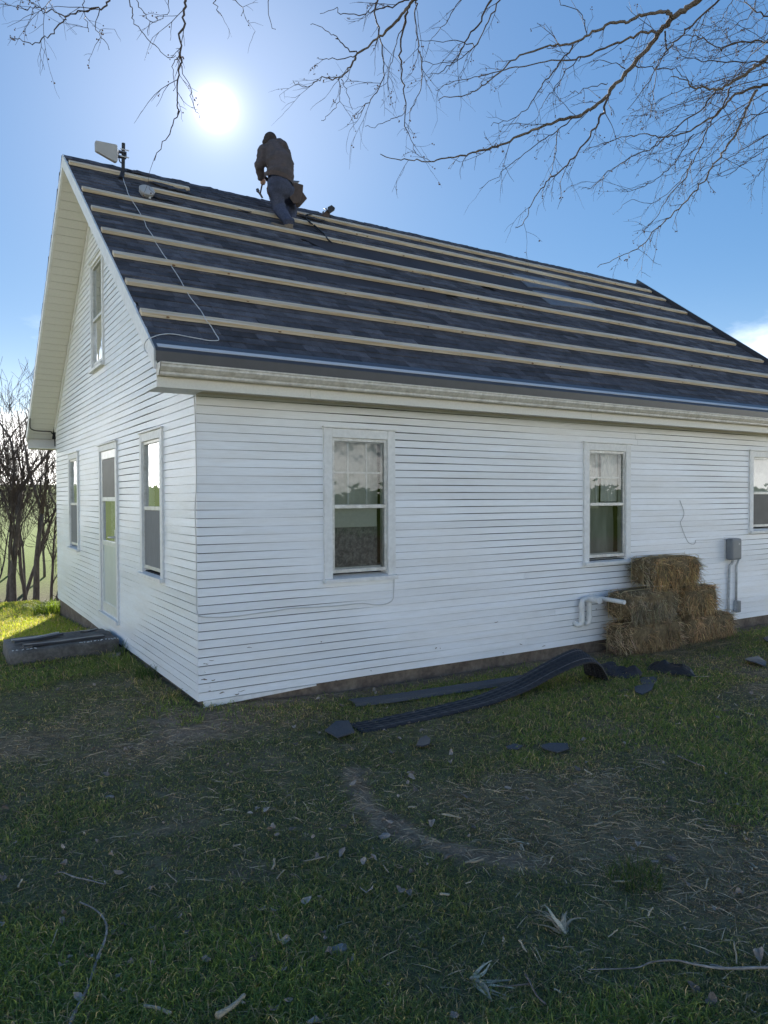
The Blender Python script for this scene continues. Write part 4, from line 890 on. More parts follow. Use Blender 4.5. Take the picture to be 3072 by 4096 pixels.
cap(ho, q0, q1, 0.072, 0.085); cap(ho, q1, q2, 0.088, 0.062); ho.ball(J(760, 430, 3.31), (0.085, 0.09, 0.07), 14, 10); fuse(ho, 'hood', M['hoodie'], man, 0.012, 4, 0.014)
# pale worn print on the back
pr = [(720, 560), (800, 590), (880, 690), (930, 740), (945, 800), (900, 840), (820, 780), (770, 700), (720, 640)]
pc = [J(a, b, 3.26-0.20) for a, b in pr]
be = MB(); be.ball(head+np.array([0, 0.005, 0.028]), (0.092, 0.108, 0.098), 18, 12); be.ball(head+np.array([-0.022, 0.012, -0.015]), (0.088, 0.10, 0.06), 18, 10); fuse(be, 'knit_cap', M['beanie'], man, 0.010, 3, 0.004)
je = MB()
cap(je, pelv+np.array([0, 0, 0.05]), pelv, 0.135, 0.165, 18); je.ball(pelv-np.array([-0.015, 0, 0.03]), (0.172, 0.16, 0.14), 18, 12)
cap(je, pelv, hiL, 0.13, 0.115); cap(je, hiL, knL, 0.112, 0.085); cap(je, knL, anL+np.array([0, 0, 0.03]), 0.088, 0.066); cap(je, pelv, hiR, 0.15, 0.12); cap(je, hiR, knR, 0.12, 0.085); cap(je, knR, anR, 0.085, 0.066)
je.ball(anL+np.array([0, 0, 0.05]), (0.078, 0.078, 0.05)); je.ball(anR+np.array([0, 0, 0.02]), (0.08, 0.08, 0.055))
fuse(je, 'jeans', M['jeans'], man, 0.012, 3, 0.026)
def boot(an_, toe):
    mb = MB(); an_ = np.array(an_); z0 = None
    d = np.array(toe)-an_; d[2] = 0; d /= np.linalg.norm(d)
    foot = an_+np.array([0, 0, -0.075]); up = np.array([0, 0, SL])*d[1]
    heel = foot-d*0.06-up*0.06; mid = foot+d*0.08+up*0.08; tip = foot+d*0.22+up*0.22
    cap(mb, an_+np.array([0, 0, 0.02]), foot+np.array([0, 0, 0.02]), 0.058, 0.05); cap(mb, heel, mid, 0.046, 0.044); cap(mb, mid, tip, 0.044, 0.034); fuse(mb, 'boot', M['boot'], man, 0.010, 3)
boot(anL, anL+np.array([-0.10, 0.05, 0])); boot(anR, anR+np.array([-0.03, 0.10, 0]))
# tool belt, pouches
bl_ = MB(); ring = [pelv+np.array([0.195*math.cos(w), 0.165*math.sin(w), 0.085-0.03*math.cos(w)]) for w in np.linspace(0, 2*math.pi, 25)]
vs = []; 
for p in ring: vs += [p+np.array([0, 0, -0.03]), p+np.array([0, 0, 0.03])]
vs += [tuple(np.array(p)*1.0) for p in []]
inn = [pelv+(p-pelv)*np.array([0.965, 0.965, 1]) for p in vs]
n_ = len(ring); f = []
for i in range(n_-1): a = 2*i; f += [(a, a+2, a+3, a+1)]; b2 = 2*n_; f += [(b2+a, b2+a+1, b2+a+3, b2+a+2), (a+1, a+3, b2+a+3, b2+a+1), (a, b2+a, b2+a+2, a+2)]
bl_.add(vs+inn, f).build('tool_belt', M['leather'], man)
def pouch(cs, y0, y1, name, m=M['leather']): MB().prism([tuple(J(*c, y0)) for c in cs], [tuple(J(*c, y1)) for c in cs]).build(name, m, man, bevel=0.012)
pouch([(905, 1150), (1090, 1200), (1200, 1232), (1190, 1375), (1130, 1600), (1000, 1620), (920, 1500)], 3.10, 3.26, 'tool_pouch')
pouch([(1080, 1400), (1185, 1370), (1280, 1512), (1112, 1700), (1060, 1690), (1020, 1560)], 3.20, 3.32, 'nail_bag')
pouch([(470, 1225), (560, 1230), (560, 1470), (510, 1480), (455, 1410), (440, 1300)], 3.12, 3.26, 'tool_pouch')
pouch([(890, 1128), (1130, 1152), (1092, 1204), (900, 1170)], 3.16, 3.18, 'speed_square', M['steel'])
MB().tube(smooth_path([J(495, 1500, 3.2), J(520, 1490, 3.2), J(550, 1500, 3.2), J(530, 1525, 3.2), J(510, 1530, 3.2), J(497, 1512, 3.2)], 3), 0.005, 6).build('hammer_loop', M['lite_trim'], man)
# belt loop strap on the back
MB().tube([J(770, 1000, 3.0), J(755, 1130, 2.98)], 0.006, 6).build('strap', M['hoodie'], man)
ham = thing('hammer', 'claw hammer hanging head-down in the hand of the roofer', 'hammer', tuple(map(float, on_front(*ZM(312, 1420), 3.50))))
hb = np.array(ham.location)
def H(a, b, y=3.50): p = on_front(*ZM(a, b), y); return tuple(float(i-j) for i, j in zip(p, hb))
MB().tube([H(408, 980), H(395, 1050), H(370, 1160), H(345, 1260), H(312, 1415)], [0.017, 0.018, 0.015, 0.011, 0.010], 10).build('handle', M['leather'], ham, smooth=False)
hh = MB(); hh.tube([H(268, 1340), H(262, 1362), H(285, 1385), H(312, 1418)], [0.024, 0.022, 0.014, 0.016], 10); hh.tube([H(312, 1418), H(335, 1455), H(355, 1485), H(372, 1500)], [0.016, 0.013, 0.010, 0.005], 8); hh.tube([H(312, 1418), H(332, 1462), H(345, 1490), H(350, 1506)], [0.014, 0.011, 0.009, 0.005], 8); hh.tube([H(245, 1345), H(275, 1335)], 0.024, 10)
hh.build('hammer_head', M['steel'], ham, smooth=False)

# ------------------------------------------------------------------ straw bales
def strands(P0, D, L, W_, cols, droop, nseg=2, Nn=None):
    """ribbons from numpy arrays: base, direction, length, width, colour"""
    n = len(P0); side = np.cross(D, rng.normal(size=(n, 3))); side /= np.linalg.norm(side, axis=1, keepdims=True)+1e-9
    side = side*W_[:, None]*0.5; V = []; 
    for k in range(nseg+1):
        t = k/nseg; c = P0+D*(L*t)[:, None]; c[:, 2] -= droop*(t**2)*L; w = side*(1.0 if k < nseg else 0.35)
        V += [c-w, c+w]
    V = np.stack(V, 1); m = 2*(nseg+1); base = np.arange(n)[:, None]*m
    F = np.concatenate([base+np.array([2*k, 2*k+1, 2*k+3, 2*k+2]) for k in range(nseg)], 1).reshape(-1, 4)
    return V.reshape(-1, 3), F, np.repeat(cols, m, axis=0)
def bale(x0, x1, y0, y1, z0, z1, label, tone_end, tone_front, n=2600, rot=0.0):
    c = ((x0+x1)/2, (y0+y1)/2, z0); t = thing('straw_bale', label, 'straw bale', c, 'straw bales stacked against the siding'); t.rotation_euler = (0, 0, rot)
    hx_, hy_, hz_ = (x1-x0)/2, (y1-y0)/2, z1-z0; sd = int(abs(x0*97+z0*31)*10) % 1000
    bm = bmesh.new(); bmesh.ops.create_cube(bm, size=1.0); bmesh.ops.subdivide_edges(bm, edges=bm.edges[:], cuts=9, use_grid_fill=True)
    for v in bm.verts:
        p = np.array(v.co)*2; q = np.sign(p)*np.abs(p)**1.0; rr = (np.abs(p)**3.6).sum()**(1/3.6); q = p/max(rr, 1e-6)*np.max(np.abs(p)) if rr > 0 else p
        nse = 0.03*(vnoise(p[0]*3+p[2]*2+sd, p[1]*3+p[2]*1.3, sd)-0.5)+0.012*math.sin(p[0]*22+sd)
        s_ = 1+nse*2.2; v.co = (q[0]*hx_*s_, q[1]*hy_*s_, (q[2]*0.5+0.5)*hz_+nse*0.25)
    me = bpy.data.meshes.new('core'); bm.to_mesh(me); bm.free(); me.materials.append(M['bale']); at = me.attributes.new('shade', 'FLOAT', 'POINT'); at.data.foreach_set('value', np.ones(len(me.vertices), np.float32))
    link('core', me, t)
    def rounded(P0):
        p = np.stack([P0[:, 0]/hx_, P0[:, 1]/hy_, P0[:, 2]/hz_*2-1], 1); rr = (np.abs(p)**3.6).sum(1)**(1/3.6); q = p/rr[:, None]*np.max(np.abs(p), axis=1)[:, None]
        return np.stack([q[:, 0]*hx_, q[:, 1]*hy_, (q[:, 2]*0.5+0.5)*hz_], 1)
    fs = []; specs = [(-1, 'x', hy_*2*hz_, tone_end), (1, 'x', hy_*2*hz_, tone_end), (-1, 'y', hx_*2*hz_, tone_front), (0, 'z', hx_*hy_*4, np.array(tone_front)*0.9+np.array(tone_end)*0.2)]
    tot = sum(s[2] for s in specs); Vs, Fs, Cs, o_ = [], [], [], 0
    for sg, ax, ar, tone in specs:
        k = int(n*ar/tot); a, b = rng.uniform(-1, 1, k), rng.uniform(0.0, 1.0, k); fl = vnoise(a*5+sd, b*5+sd, sd+7)
        if ax == 'x': P0 = np.stack([np.full(k, sg*hx_*0.985), a*hy_, b*hz_], 1); th = rng.normal(0, 0.9, k)+fl*4; D = np.stack([sg*rng.uniform(0.05, 0.55, k), np.cos(th)*0.8, np.sin(th)*0.8-0.25], 1)
        elif ax == 'y': P0 = np.stack([a*hx_, np.full(k, -hy_*0.985), b*hz_], 1); th = rng.normal(-1.57, 0.75, k)+(fl-0.5)*2.2; D = np.stack([np.cos(th), -rng.uniform(0.03, 0.32, k), np.sin(th)], 1)
        else: P0 = np.stack([a*hx_, (b*2-1)*hy_, np.full(k, hz_*0.99)], 1); th = rng.uniform(0, 6.28, k); D = np.stack([np.cos(th), np.sin(th), rng.uniform(0.0, 0.30, k)], 1)
        D /= np.linalg.norm(D, axis=1, keepdims=True); P0 = rounded(P0)-D*0.03
        L = rng.uniform(0.05, 0.17, k); br = 1.3*rng.uniform(0.35, 1.5, k)**1.3*(0.65+0.7*fl); cols = np.array(tone)[None]*br[:, None]*rng.uniform(0.88, 1.12, (k, 3))
        V, F, C_ = strands(P0, D, L, rng.uniform(0.003, 0.0065, k), cols, 0.25); Vs.append(V); Fs.append(F+o_); Cs.append(C_); o_ += len(V)
    V, F, C_ = np.concatenate(Vs), np.concatenate(Fs), np.concatenate(Cs)
    o = link('straw', np_mesh('straw', V, F.ravel(), np.full(len(F), 4), M['straw'], col=C_), t, kind='stuff')
    for dy in (-0.45, 0.45):
        MB().tube([(-hx_*1.02, dy*hy_, hz_*0.1), (-hx_*1.02, dy*hy_, hz_*0.95), (-hx_*0.9, dy*hy_, hz_*1.01), (hx_*0.9, dy*hy_, hz_*1.01), (hx_*1.02, dy*hy_, hz_*0.95), (hx_*1.02, dy*hy_, hz_*0.1)], 0.0035, 5).build('twine', M['twine'], t)
    return t
GZ = -0.15
g1_, g2_ = (0.36, 0.27, 0.155), (0.40, 0.25, 0.105)
bale(4.88, 5.99, -0.44, -0.02, GZ, GZ+0.40, 'straw bale on the ground at the left with a frayed end spilling over the grass', (0.40, 0.30, 0.19), (0.24, 0.165, 0.085), 4200, 0.03)
bale(6.07, 7.10, -0.39, -0.03, GZ, GZ+0.385, 'straw bale on the ground at the right beside the conduit', (0.36, 0.26, 0.15), (0.38, 0.255, 0.135), 3600, -0.02)
bale(4.90, 5.95, -0.42, -0.03, GZ+0.415, GZ+0.77, 'greyish straw bale in the middle tier beside the white pipe', (0.38, 0.28, 0.17), (0.27, 0.225, 0.145), 4200, 0.04)
bale(5.98, 6.76, -0.36, -0.03, GZ+0.395, GZ+0.755, 'golden brown straw bale in the middle tier nearer the service box', g2_, (0.36, 0.245, 0.125), 3000, -0.03)
bale(5.33, 6.34, -0.42, -0.04, GZ+0.79, GZ+1.15, 'topmost straw bale alone on the pile', (0.29, 0.25, 0.165), (0.37, 0.245, 0.115), 4200, -0.02)

# ------------------------------------------------------------------ concrete step and what lies on it
sx0, sx1, sy0, sy1, szt = -1.21, -0.06, 2.70, 3.62, 0.095
st_ = thing('concrete_step', 'worn dark concrete doorstep block below the storm door', 'doorstep', (0, 0, 0))
bm = bmesh.new(); bmesh.ops.create_cube(bm, size=1.0); bmesh.ops.subdivide_edges(bm, edges=bm.edges[:], cuts=10, use_grid_fill=True)
for v in bm.verts:
    p = np.array(v.co)*2; rr = (np.abs(p)**28).sum()**(1/28); q = p/rr*np.max(np.abs(p)); n_ = 0.03*(fbm(p[0]*2+p[2], p[1]*2+p[2]*1.7, 3, 61)-0.5)
    v.co = ((sx0+sx1)/2+(sx1-sx0)/2*q[0]+n_, (sy0+sy1)/2+(sy1-sy0)/2*q[1]+n_, szt+(q[2]-1)*0.23+n_*0.6+0.015*q[0])
me = bpy.data.meshes.new('block'); bm.to_mesh(me); bm.free(); me.materials.append(M['concrete']); me.polygons.foreach_set('use_smooth', [True]*len(me.polygons)); link('block', me, st_)
chips = MB()
for _ in range(60):
    a = random.random(); X = sx0+0.03+a*(sx1-sx0-0.05) if a < 0.22 or a > 0.62 else None
    if X is None: continue
    chips.ball((X, sy0+0.012+random.uniform(0, 0.05), szt+0.008+0.012*(a-0.5)*2), (random.uniform(0.004, 0.014), random.uniform(0.003, 0.008), 0.004), 6, 4)
o = chips.build('paint_flecks', M['trim'], st_); o['kind'] = 'stuff'
def plank(name, label, p0, p1, w, th, m, cat, z=0.1):
    d = np.array(p1)-np.array(p0); L = math.hypot(d[0], d[1]); d = d[:2]/L; nrm = np.array([-d[1], d[0]]); k = 9; vs = []
    for i in range(k):
        t = i/(k-1); c = np.array(p0[:2])+d*L*t; wa, wb = w/2+random.uniform(-.006, .006), w/2+random.uniform(-.006, .006); zz = z+0.006*math.sin(t*5+p0[0]*9)
        for (o_, h_) in ((-wa, 0), (wb, 0), (wb, th), (-wa, th)): vs.append((c[0]+nrm[0]*o_, c[1]+nrm[1]*o_, zz+h_))
    f = [(i*4+j, i*4+(j+1) % 4, (i+1)*4+(j+1) % 4, (i+1)*4+j) for i in range(k-1) for j in range(4)]+[(3, 2, 1, 0), tuple(range(4*k-4, 4*k))]
    o = MB().add(vs, f).build(name, m, None); o['label'] = label; o['category'] = cat; return o
plank('roofing_strip', 'longer dark roofing strip lying flat on the doorstep near its front edge', (-1.06, 2.86), (-0.20, 2.93), 0.085, 0.02, M['dark_trim'], 'roofing strip', szt+0.012)
plank('roofing_strip', 'narrow curled roofing strip with a pale edge at the back of the doorstep', (-1.14, 3.10), (-0.60, 3.32), 0.075, 0.022, M['dark_trim'], 'roofing strip', szt+0.014)
plank('metal_strip', 'thin bright metal edge lying across the back of the doorstep', (-1.15, 3.15), (-0.62, 3.37), 0.012, 0.030, M['lite_trim'], 'metal strip', szt+0.016)
plank('wood_sliver', 'pale sliver of wood on the front left corner of the doorstep', (-1.10, 2.76), (-0.98, 2.74), 0.014, 0.008, M['stick'], 'sliver', szt+0.012)
plank('slate_scrap', 'dark flat scrap near the back of the doorstep by the wall', (-0.38, 3.40), (-0.18, 3.42), 0.06, 0.012, M['dark_trim'], 'scrap', szt+0.02)
def scrap(name, label, ring, z, th, m, cat, curl=0.0, tilt=0.0, axis=None):
    """a torn flat piece: outline on the ground, curled about its middle"""
    ring = np.array(ring, float); c = ring.mean(0); n = len(ring); ax = axis or (1, 0); ax = np.array(ax)/np.hypot(*ax)
    rows = 3; vs = []; 
    for k in range(rows+1):
        s = 1-k/rows*0.999
        for p in ring:
            q = c+(p-c)*s; e = (q-c)@np.array([-ax[1], ax[0]]); g = (q-c)@ax
            vs.append((q[0], q[1], float(gz(q[0], q[1]))+z+curl*e*e+tilt*g))
    f = [(k*n+i, k*n+(i+1) % n, (k+1)*n+(i+1) % n, (k+1)*n+i) for k in range(rows) for i in range(n)]
    K = len(vs); vs2 = [(a, b, cc-th) for a, b, cc in vs]; f2 = [tuple(K+i for i in q)[::-1] for q in f]; f3 = [(i, K+i, K+(i+1) % n, (i+1) % n) for i in range(n)]
    o = MB().add(vs+vs2, f+f2+f3, 1.0).build(name, m, None); o['label'] = label; o['category'] = cat; return o
gp = lambda u, v: on_ground(u, v)[:2]
zc = zoom(0, 2420, .3376)
scrap('weathered_board', 'split grey board fragment leaning by the right end of the doorstep', [gp(*zc(*q)) for q in ((1280, 640), (1400, 560), (1490, 555), (1500, 575), (1380, 660), (1330, 655))], 0.05, 0.02, M['stick'], 'board', 0, 0.1)
scrap('weathered_board', 'smaller grey flake beside the split board fragment at the doorstep', [gp(*zc(*q)) for q in ((1258, 585), (1300, 555), (1312, 562), (1280, 600))], 0.04, 0.012, M['stick'], 'board', 0, 0.1)

# ------------------------------------------------------------------ torn-off ridge vent and roofing scraps on the lawn
rvt = thing('ridge_vent_strip', 'long black ribbed ridge vent strip arched up off the grass at one end', 'ridge vent', (0, 0, 0))
ts = np.linspace(0, 1, 90); cl = []
cpts = smooth_path([(0.92, -1.03, 0.012), (1.3, -1.02, 0.015), (1.8, -1.0, 0.02), (2.3, -0.98, 0.035), (2.75, -0.94, 0.09), (3.1, -0.93, 0.17), (3.4, -0.955, 0.255), (3.58, -0.975, 0.285), (3.68, -0.98, 0.24), (3.74, -0.975, 0.14), (3.80, -0.96, 0.03), (3.92, -0.93, 0.015)], 9)
m_ = len(cpts); prof = []
NW = 21
for j in range(NW):
    a = -0.5+j/(NW-1); ridge = 0.011 if j % 4 in (1, 2) else 0.0; prof.append((a, ridge))
vs = []; 
for i, p in enumerate(cpts):
    t = (cpts[min(i+1, m_-1)]-cpts[max(i-1, 0)]); t /= np.linalg.norm(t); side = np.array([-t[1], t[0], 0]); side /= np.linalg.norm(side); up = np.cross(t, side)
    w = 0.25+0.02*(i/m_)
    bank = 0.20*math.exp(-((i/m_-0.72)/0.25)**2)
    for a, rdg in prof:
        q = p+side*a*w+up*(rdg+(0.006 if i % 2 else 0))+np.array([0, 0, bank*(a)*0.45-0.06*a*a*0.6]); q[2] += float(gz(p[0], p[1])); q[2] = max(q[2], float(gz(q[0], q[1]))+0.004); vs.append(q)
f = [(i*NW+j, (i+1)*NW+j, (i+1)*NW+j+1, i*NW+j+1) for i in range(m_-1) for j in range(NW-1)]
K = len(vs); vs2 = [v-np.array([0, 0, 0.014]) for v in vs]; f2 = [tuple(K+i for i in q)[::-1] for q in f]
rim = [i*NW for i in range(m_)]+[(m_-1)*NW+j for j in range(1, NW)]+[i*NW+NW-1 for i in range(m_-2, -1, -1)]+[j for j in range(NW-2, 0, -1)]
f3 = [(rim[i], rim[(i+1) % len(rim)], K+rim[(i+1) % len(rim)], K+rim[i]) for i in range(len(rim))]
MB().add(vs+vs2, f+f2+f3).build('ribbed_sheet', M['mat'], rvt)
for j in (4, 16):
    MB().tube([vs[i*NW+j]+np.array([0, 0, 0.006]) for i in range(4, m_-12, 2)], 0.0045, 5).build('seam', M['mat_line'], rvt)
ring = [gp(*q) for q in ((1300, 2935), (1345, 2905), (1395, 2898), (1418, 2945), (1350, 2968))]
o = scrap('shingle_scrap', 'grey shingle scrap folded over the low end of the ridge vent strip', ring, 0.045, 0.012, M['granule'], 'shingle scrap', -0.9, 0.0, (0.3, 1))
# second strip behind
bs = thing('roofing_flashing', 'flat weathered roofing strip lying behind the ribbed vent strip', 'flashing', (0, 0, 0))
cp = smooth_path([(1.22, -0.47, 0.03), (1.7, -0.50, 0.035), (2.2, -0.56, 0.045), (2.7, -0.62, 0.05), (3.1, -0.66, 0.05)], 6); vs = []
for i, p in enumerate(cp):
    for a, h_ in ((-0.075, -0.02), (-0.06, 0.012), (0.0, 0.022), (0.06, 0.02), (0.06, 0.008), (0, 0.012), (-0.055, 0.0), (-0.07, -0.022)): vs.append((p[0]+0.02*a, p[1]+a+random.uniform(-.003, .003), p[2]+h_+float(gz(p[0], p[1]))))
n_ = 8; MB().add(vs, [(i*n_+j, i*n_+(j+1) % n_, (i+1)*n_+(j+1) % n_, (i+1)*n_+j) for i in range(len(cp)-1) for j in range(n_)]+[tuple(range(n_))[::-1], tuple(range((len(cp)-1)*n_, len(cp)*n_))]).build('strip', M['granule'], bs)
def crumple(name, label, ring, h, m, cat, seed):
    ring = np.array(ring, float); c = ring.mean(0); n = 26; k = 9; vs = []; per = np.concatenate([ring, ring[:1]])
    tt = np.linspace(0, len(ring), n, endpoint=False); out_ = [per[int(t)]+(per[int(t)+1]-per[int(t)])*(t-int(t)) for t in tt]
    for r_ in range(k):
        s = 1-r_/(k-1)*0.98
        for p in out_:
            q = c+(np.array(p)-c)*s; z_ = h*(fbm(q[0]*7+seed, q[1]*7, 3, seed)**1.3)*(1.0-0.75*(s**4))+0.008; vs.append((q[0], q[1], float(gz(q[0], q[1]))+z_))
    f = [(r_*n+i, r_*n+(i+1) % n, (r_+1)*n+(i+1) % n, (r_+1)*n+i) for r_ in range(k-1) for i in range(n)]
    K = len(vs); vs2 = [(a, b, z_-0.012) for a, b, z_ in vs]; f2 = [tuple(K+i for i in q)[::-1] for q in f]; f3 = [(i, K+i, K+(i+1) % n, (i+1) % n) for i in range(n)]
    o = MB().add(vs+vs2, f+f2+f3).build(name, m, None, smooth=False); o['label'] = label; o['category'] = cat; return o
crumple('roofing_felt', 'torn black roofing felt crumpled at the raised end of the vent strip', [gp(*Z4(*q)) for q in ((505, 200), (580, 185), (650, 230), (740, 225), (805, 262), (790, 282), (660, 290), (560, 275))], 0.14, M['felt'], 'roofing felt', 12)
crumple('roofing_felt', 'wide crumpled sheet of black roofing felt in front of the straw bales', [gp(*Z4(*q)) for q in ((820, 225), (870, 190), (990, 190), (1040, 195), (1120, 210), (1170, 285), (1050, 265), (930, 255))], 0.16, M['mat'], 'roofing felt', 33)
scrap('shingle_scrap', 'grey granular shingle scrap curled on the grass, nearer of two by the black felt', [gp(*Z4(*q)) for q in ((748, 365), (770, 342), (880, 345), (865, 385), (800, 408), (752, 400))], 0.05, 0.01, M['granule'], 'shingle scrap', -1.2, 0)
scrap('shingle_scrap', 'grey shingle scrap lying flat just behind the curled one by the black felt', [gp(*Z4(*q)) for q in ((785, 300), (800, 285), (900, 282), (900, 325), (870, 338), (800, 338))], 0.03, 0.01, M['granule'], 'shingle scrap', -0.4, 0)
scrap('shingle_scrap', 'dark curled shingle scrap at the far right side of the lawn', [gp(*Z4(*q)) for q in ((1500, 175), (1530, 150), (1590, 160), (1645, 195), (1640, 210), (1580, 205), (1510, 195))], 0.07, 0.01, M['dark_trim'], 'shingle scrap', -1.5, 0)
scrap('shingle_scrap', 'black shingle scrap at the right end of the wall foundation', [gp(*Z4(*q)) for q in ((1625, 40), (1650, 20), (1720, 25), (1720, 70), (1650, 60))], 0.07, 0.01, M['mat'], 'shingle scrap', -0.8, 0)
scrap('shingle_scrap', 'small pointed black shingle scrap alone on the grass before the vent strip', [gp(*q) for q in ((1665, 2995), (1680, 2975), (1705, 2968), (1722, 2980), (1718, 2996), (1690, 3000))], 0.04, 0.01, M['dark_trim'], 'shingle scrap', 0.5, 0.15)
scrap('shingle_scrap', 'small dark shingle scrap in mid lawn, left of the bluish one', [gp(*q) for q in ((2025, 3000), (2060, 2988), (2090, 2998), (2070, 3010), (2035, 3010))], 0.03, 0.01, M['granule'], 'shingle scrap', -0.5, 0)
scrap('shingle_scrap', 'bluish grey shingle scrap lying flat in mid lawn', [gp(*q) for q in ((2160, 2998), (2200, 2988), (2270, 2990), (2275, 3010), (2230, 3024), (2180, 3012))], 0.035, 0.01, M['granule'], 'shingle scrap', -0.4, 0)

# ------------------------------------------------------------------ sticks, husks, leaves
def stick(label, uv, r0, r1, m=M['stick'], lift=0.012, name='stick', cat='stick', jitter=0.004, z=None, forks=()):
    pts = []
    for i, (u, v) in enumerate(uv): p = on_ground(u, v); p[2] += lift+random.uniform(0, 0.008)+(z[i] if z else 0); pts.append(p)
    P_ = smooth_path(pts, 5); mb = MB(); mb.tube(P_, list(np.linspace(r0, r1, len(P_))*np.random.default_rng(5).uniform(0.85, 1.15, len(P_))), 8)
    for fk in forks:
        q = []
        for (u, v) in fk: p = on_ground(u, v); p[2] += lift; q.append(p)
        q = smooth_path(q, 3); mb.tube(q, list(np.linspace(r1*1.2, r1*0.5, len(q))), 6)
    o = mb.build(name, m, None, smooth=True); o['label'] = label; o['category'] = cat; return o
ZA = zoom(0, 2700, .663); ZB = zoom(1900, 2900, .7064); ZC = zoom(1000, 3000, .6028)
stick('long curved bleached stick bending through the grass in the near left corner', [ZA(*q) for q in ((480, 1400), (560, 1445), (620, 1500), (645, 1560), (630, 1650), (590, 1750), (545, 1880), (500, 1990), (445, 2100), (410, 2190))], 0.0035, 0.0075, lift=0.022)
stick('slim pale stick lying beyond the curved stick', [ZA(*q) for q in ((330, 1225), (375, 1222), (450, 1250), (540, 1270), (632, 1290), (630, 1272))], 0.0035, 0.003, lift=0.02)
stick('long grey forked branch running out to the right side of the near lawn', [ZB(*q) for q in ((640, 1420), (900, 1415), (1000, 1385), (1130, 1370), (1250, 1395), (1400, 1410), (1659, 1408), (1800, 1420))], 0.002, 0.006, lift=0.022, forks=[[ZB(1400, 1410), ZB(1360, 1395), ZB(1330, 1390)]])
stick('stubby brown branch piece at the near edge below the curved stick', [ZA(*q) for q in ((1310, 2120), (1400, 2055), (1475, 1980))], 0.012, 0.007, m=M['husk'], lift=0.03)
stick('short tan stalk right of the curved stick at the near edge', [ZA(*q) for q in ((870, 2042), (950, 2062), (1030, 2092))], 0.006, 0.007, m=M['husk'], lift=0.025)
stick('thin brown twig lying below the straw bundle', [ZB(*q) for q in ((285, 1460), (310, 1510), (350, 1580), (400, 1635))], 0.005, 0.003, m=M['bark'], lift=0.03, forks=[[ZB(310, 1510), ZB(220, 1520), ZB(120, 1525)]])
stick('straight grey twig lying across the lawn in the middle distance', [ZB(*q) for q in ((1150, 195), (1220, 225), (1300, 255))], 0.006, 0.006, lift=0.02)
# corn husk bunches
def husk_bunch(label, uv, n, ln, spread, seed, up=0.25):
    r_ = random.Random(seed); c = on_ground(*uv); t = thing('corn_husk', label, 'corn husk', tuple(map(float, c)))
    for i in range(n):
        a = spread[0]+(spread[1]-spread[0])*r_.random(); L = ln*r_.uniform(0.6, 1.1); w = r_.uniform(0.005, 0.012); e = up*r_.uniform(0.3, 1.3); k = 7; vs = []; nx, ny = -math.sin(a), math.cos(a); wob = r_.uniform(-0.02, 0.02)
        for q in range(k):
            s = q/(k-1); x = math.cos(a)*L*s+nx*wob*math.sin(s*4); y = math.sin(a)*L*s+ny*wob*math.sin(s*4); z_ = 0.002+L*e*math.sin(s*2.2)*0.6; ww = w*(0.35+math.sin(min(s*1.2+0.15, 1)*math.pi)*0.65)
            vs += [(x-nx*ww, y-ny*ww, z_), (x, y, z_-ww*0.5), (x+nx*ww, y+ny*ww, z_+0.002)]
        f = [(3*q+j, 3*q+j+1, 3*q+4+j, 3*q+3+j) for q in range(k-1) for j in (0, 1)]
        MB().add(vs, f, r_.uniform(0.75, 1.35)).build('husk_leaf', M['husk'], t, smooth=True)
    MB().ball((0, 0, 0.006), (0.010, 0.008, 0.007), 8, 6).build('stub', M['husk'], t)
husk_bunch('pale papery corn husk with leaves fanned out in the near right lawn', ZB(510, 1185), 16, 0.13, (0.1, 2.7), 3, 0.7)
husk_bunch('shredded tan husk bundle left of the fanned husk', ZC(1470, 1525), 11, 0.16, (-1.9, 0.4), 8, 0.12)
husk_bunch('small pale husk knot at the right side of the lawn', ZB(1590, 815), 5, 0.06, (1.5, 4.0), 14, 0.4)
husk_bunch('curled husk strips beyond the blue-green turf patch', ZB(300, 680), 4, 0.10, (2.4, 3.6), 21, 0.3)
# loose pieces of dry stalk, each on its own
stalk_me = []
for k in range(5):
    mb = MB(); L = (0.05, 0.07, 0.09, 0.12, 0.16)[k]; w = (0.011, 0.008, 0.010, 0.007, 0.006)[k]; q = 5
    top = [(-L/2+L*i/q, w*(0.6+0.4*math.sin(i*1.3+k)), 0.006+0.003*math.sin(i+k)) for i in range(q+1)]; bot = [(-L/2+L*i/q, -w*(0.6+0.4*math.cos(i*1.7+k)), 0.005) for i in range(q+1)]; rid = [(-L/2+L*i/q, 0.1*w*math.sin(i), 0.006+w*0.75) for i in range(q+1)]
    n_ = q+1; mb.add(top+rid+bot, [(i, i+1, n_+i+1, n_+i) for i in range(q)]+[(n_+i, n_+i+1, 2*n_+i+1, 2*n_+i) for i in range(q)]+[(2*n_+i, 2*n_+i+1, i+1, i) for i in range(q)], 1.0); stalk_me.append(mb.mesh('stalk_piece', M['husk'], smooth=True))
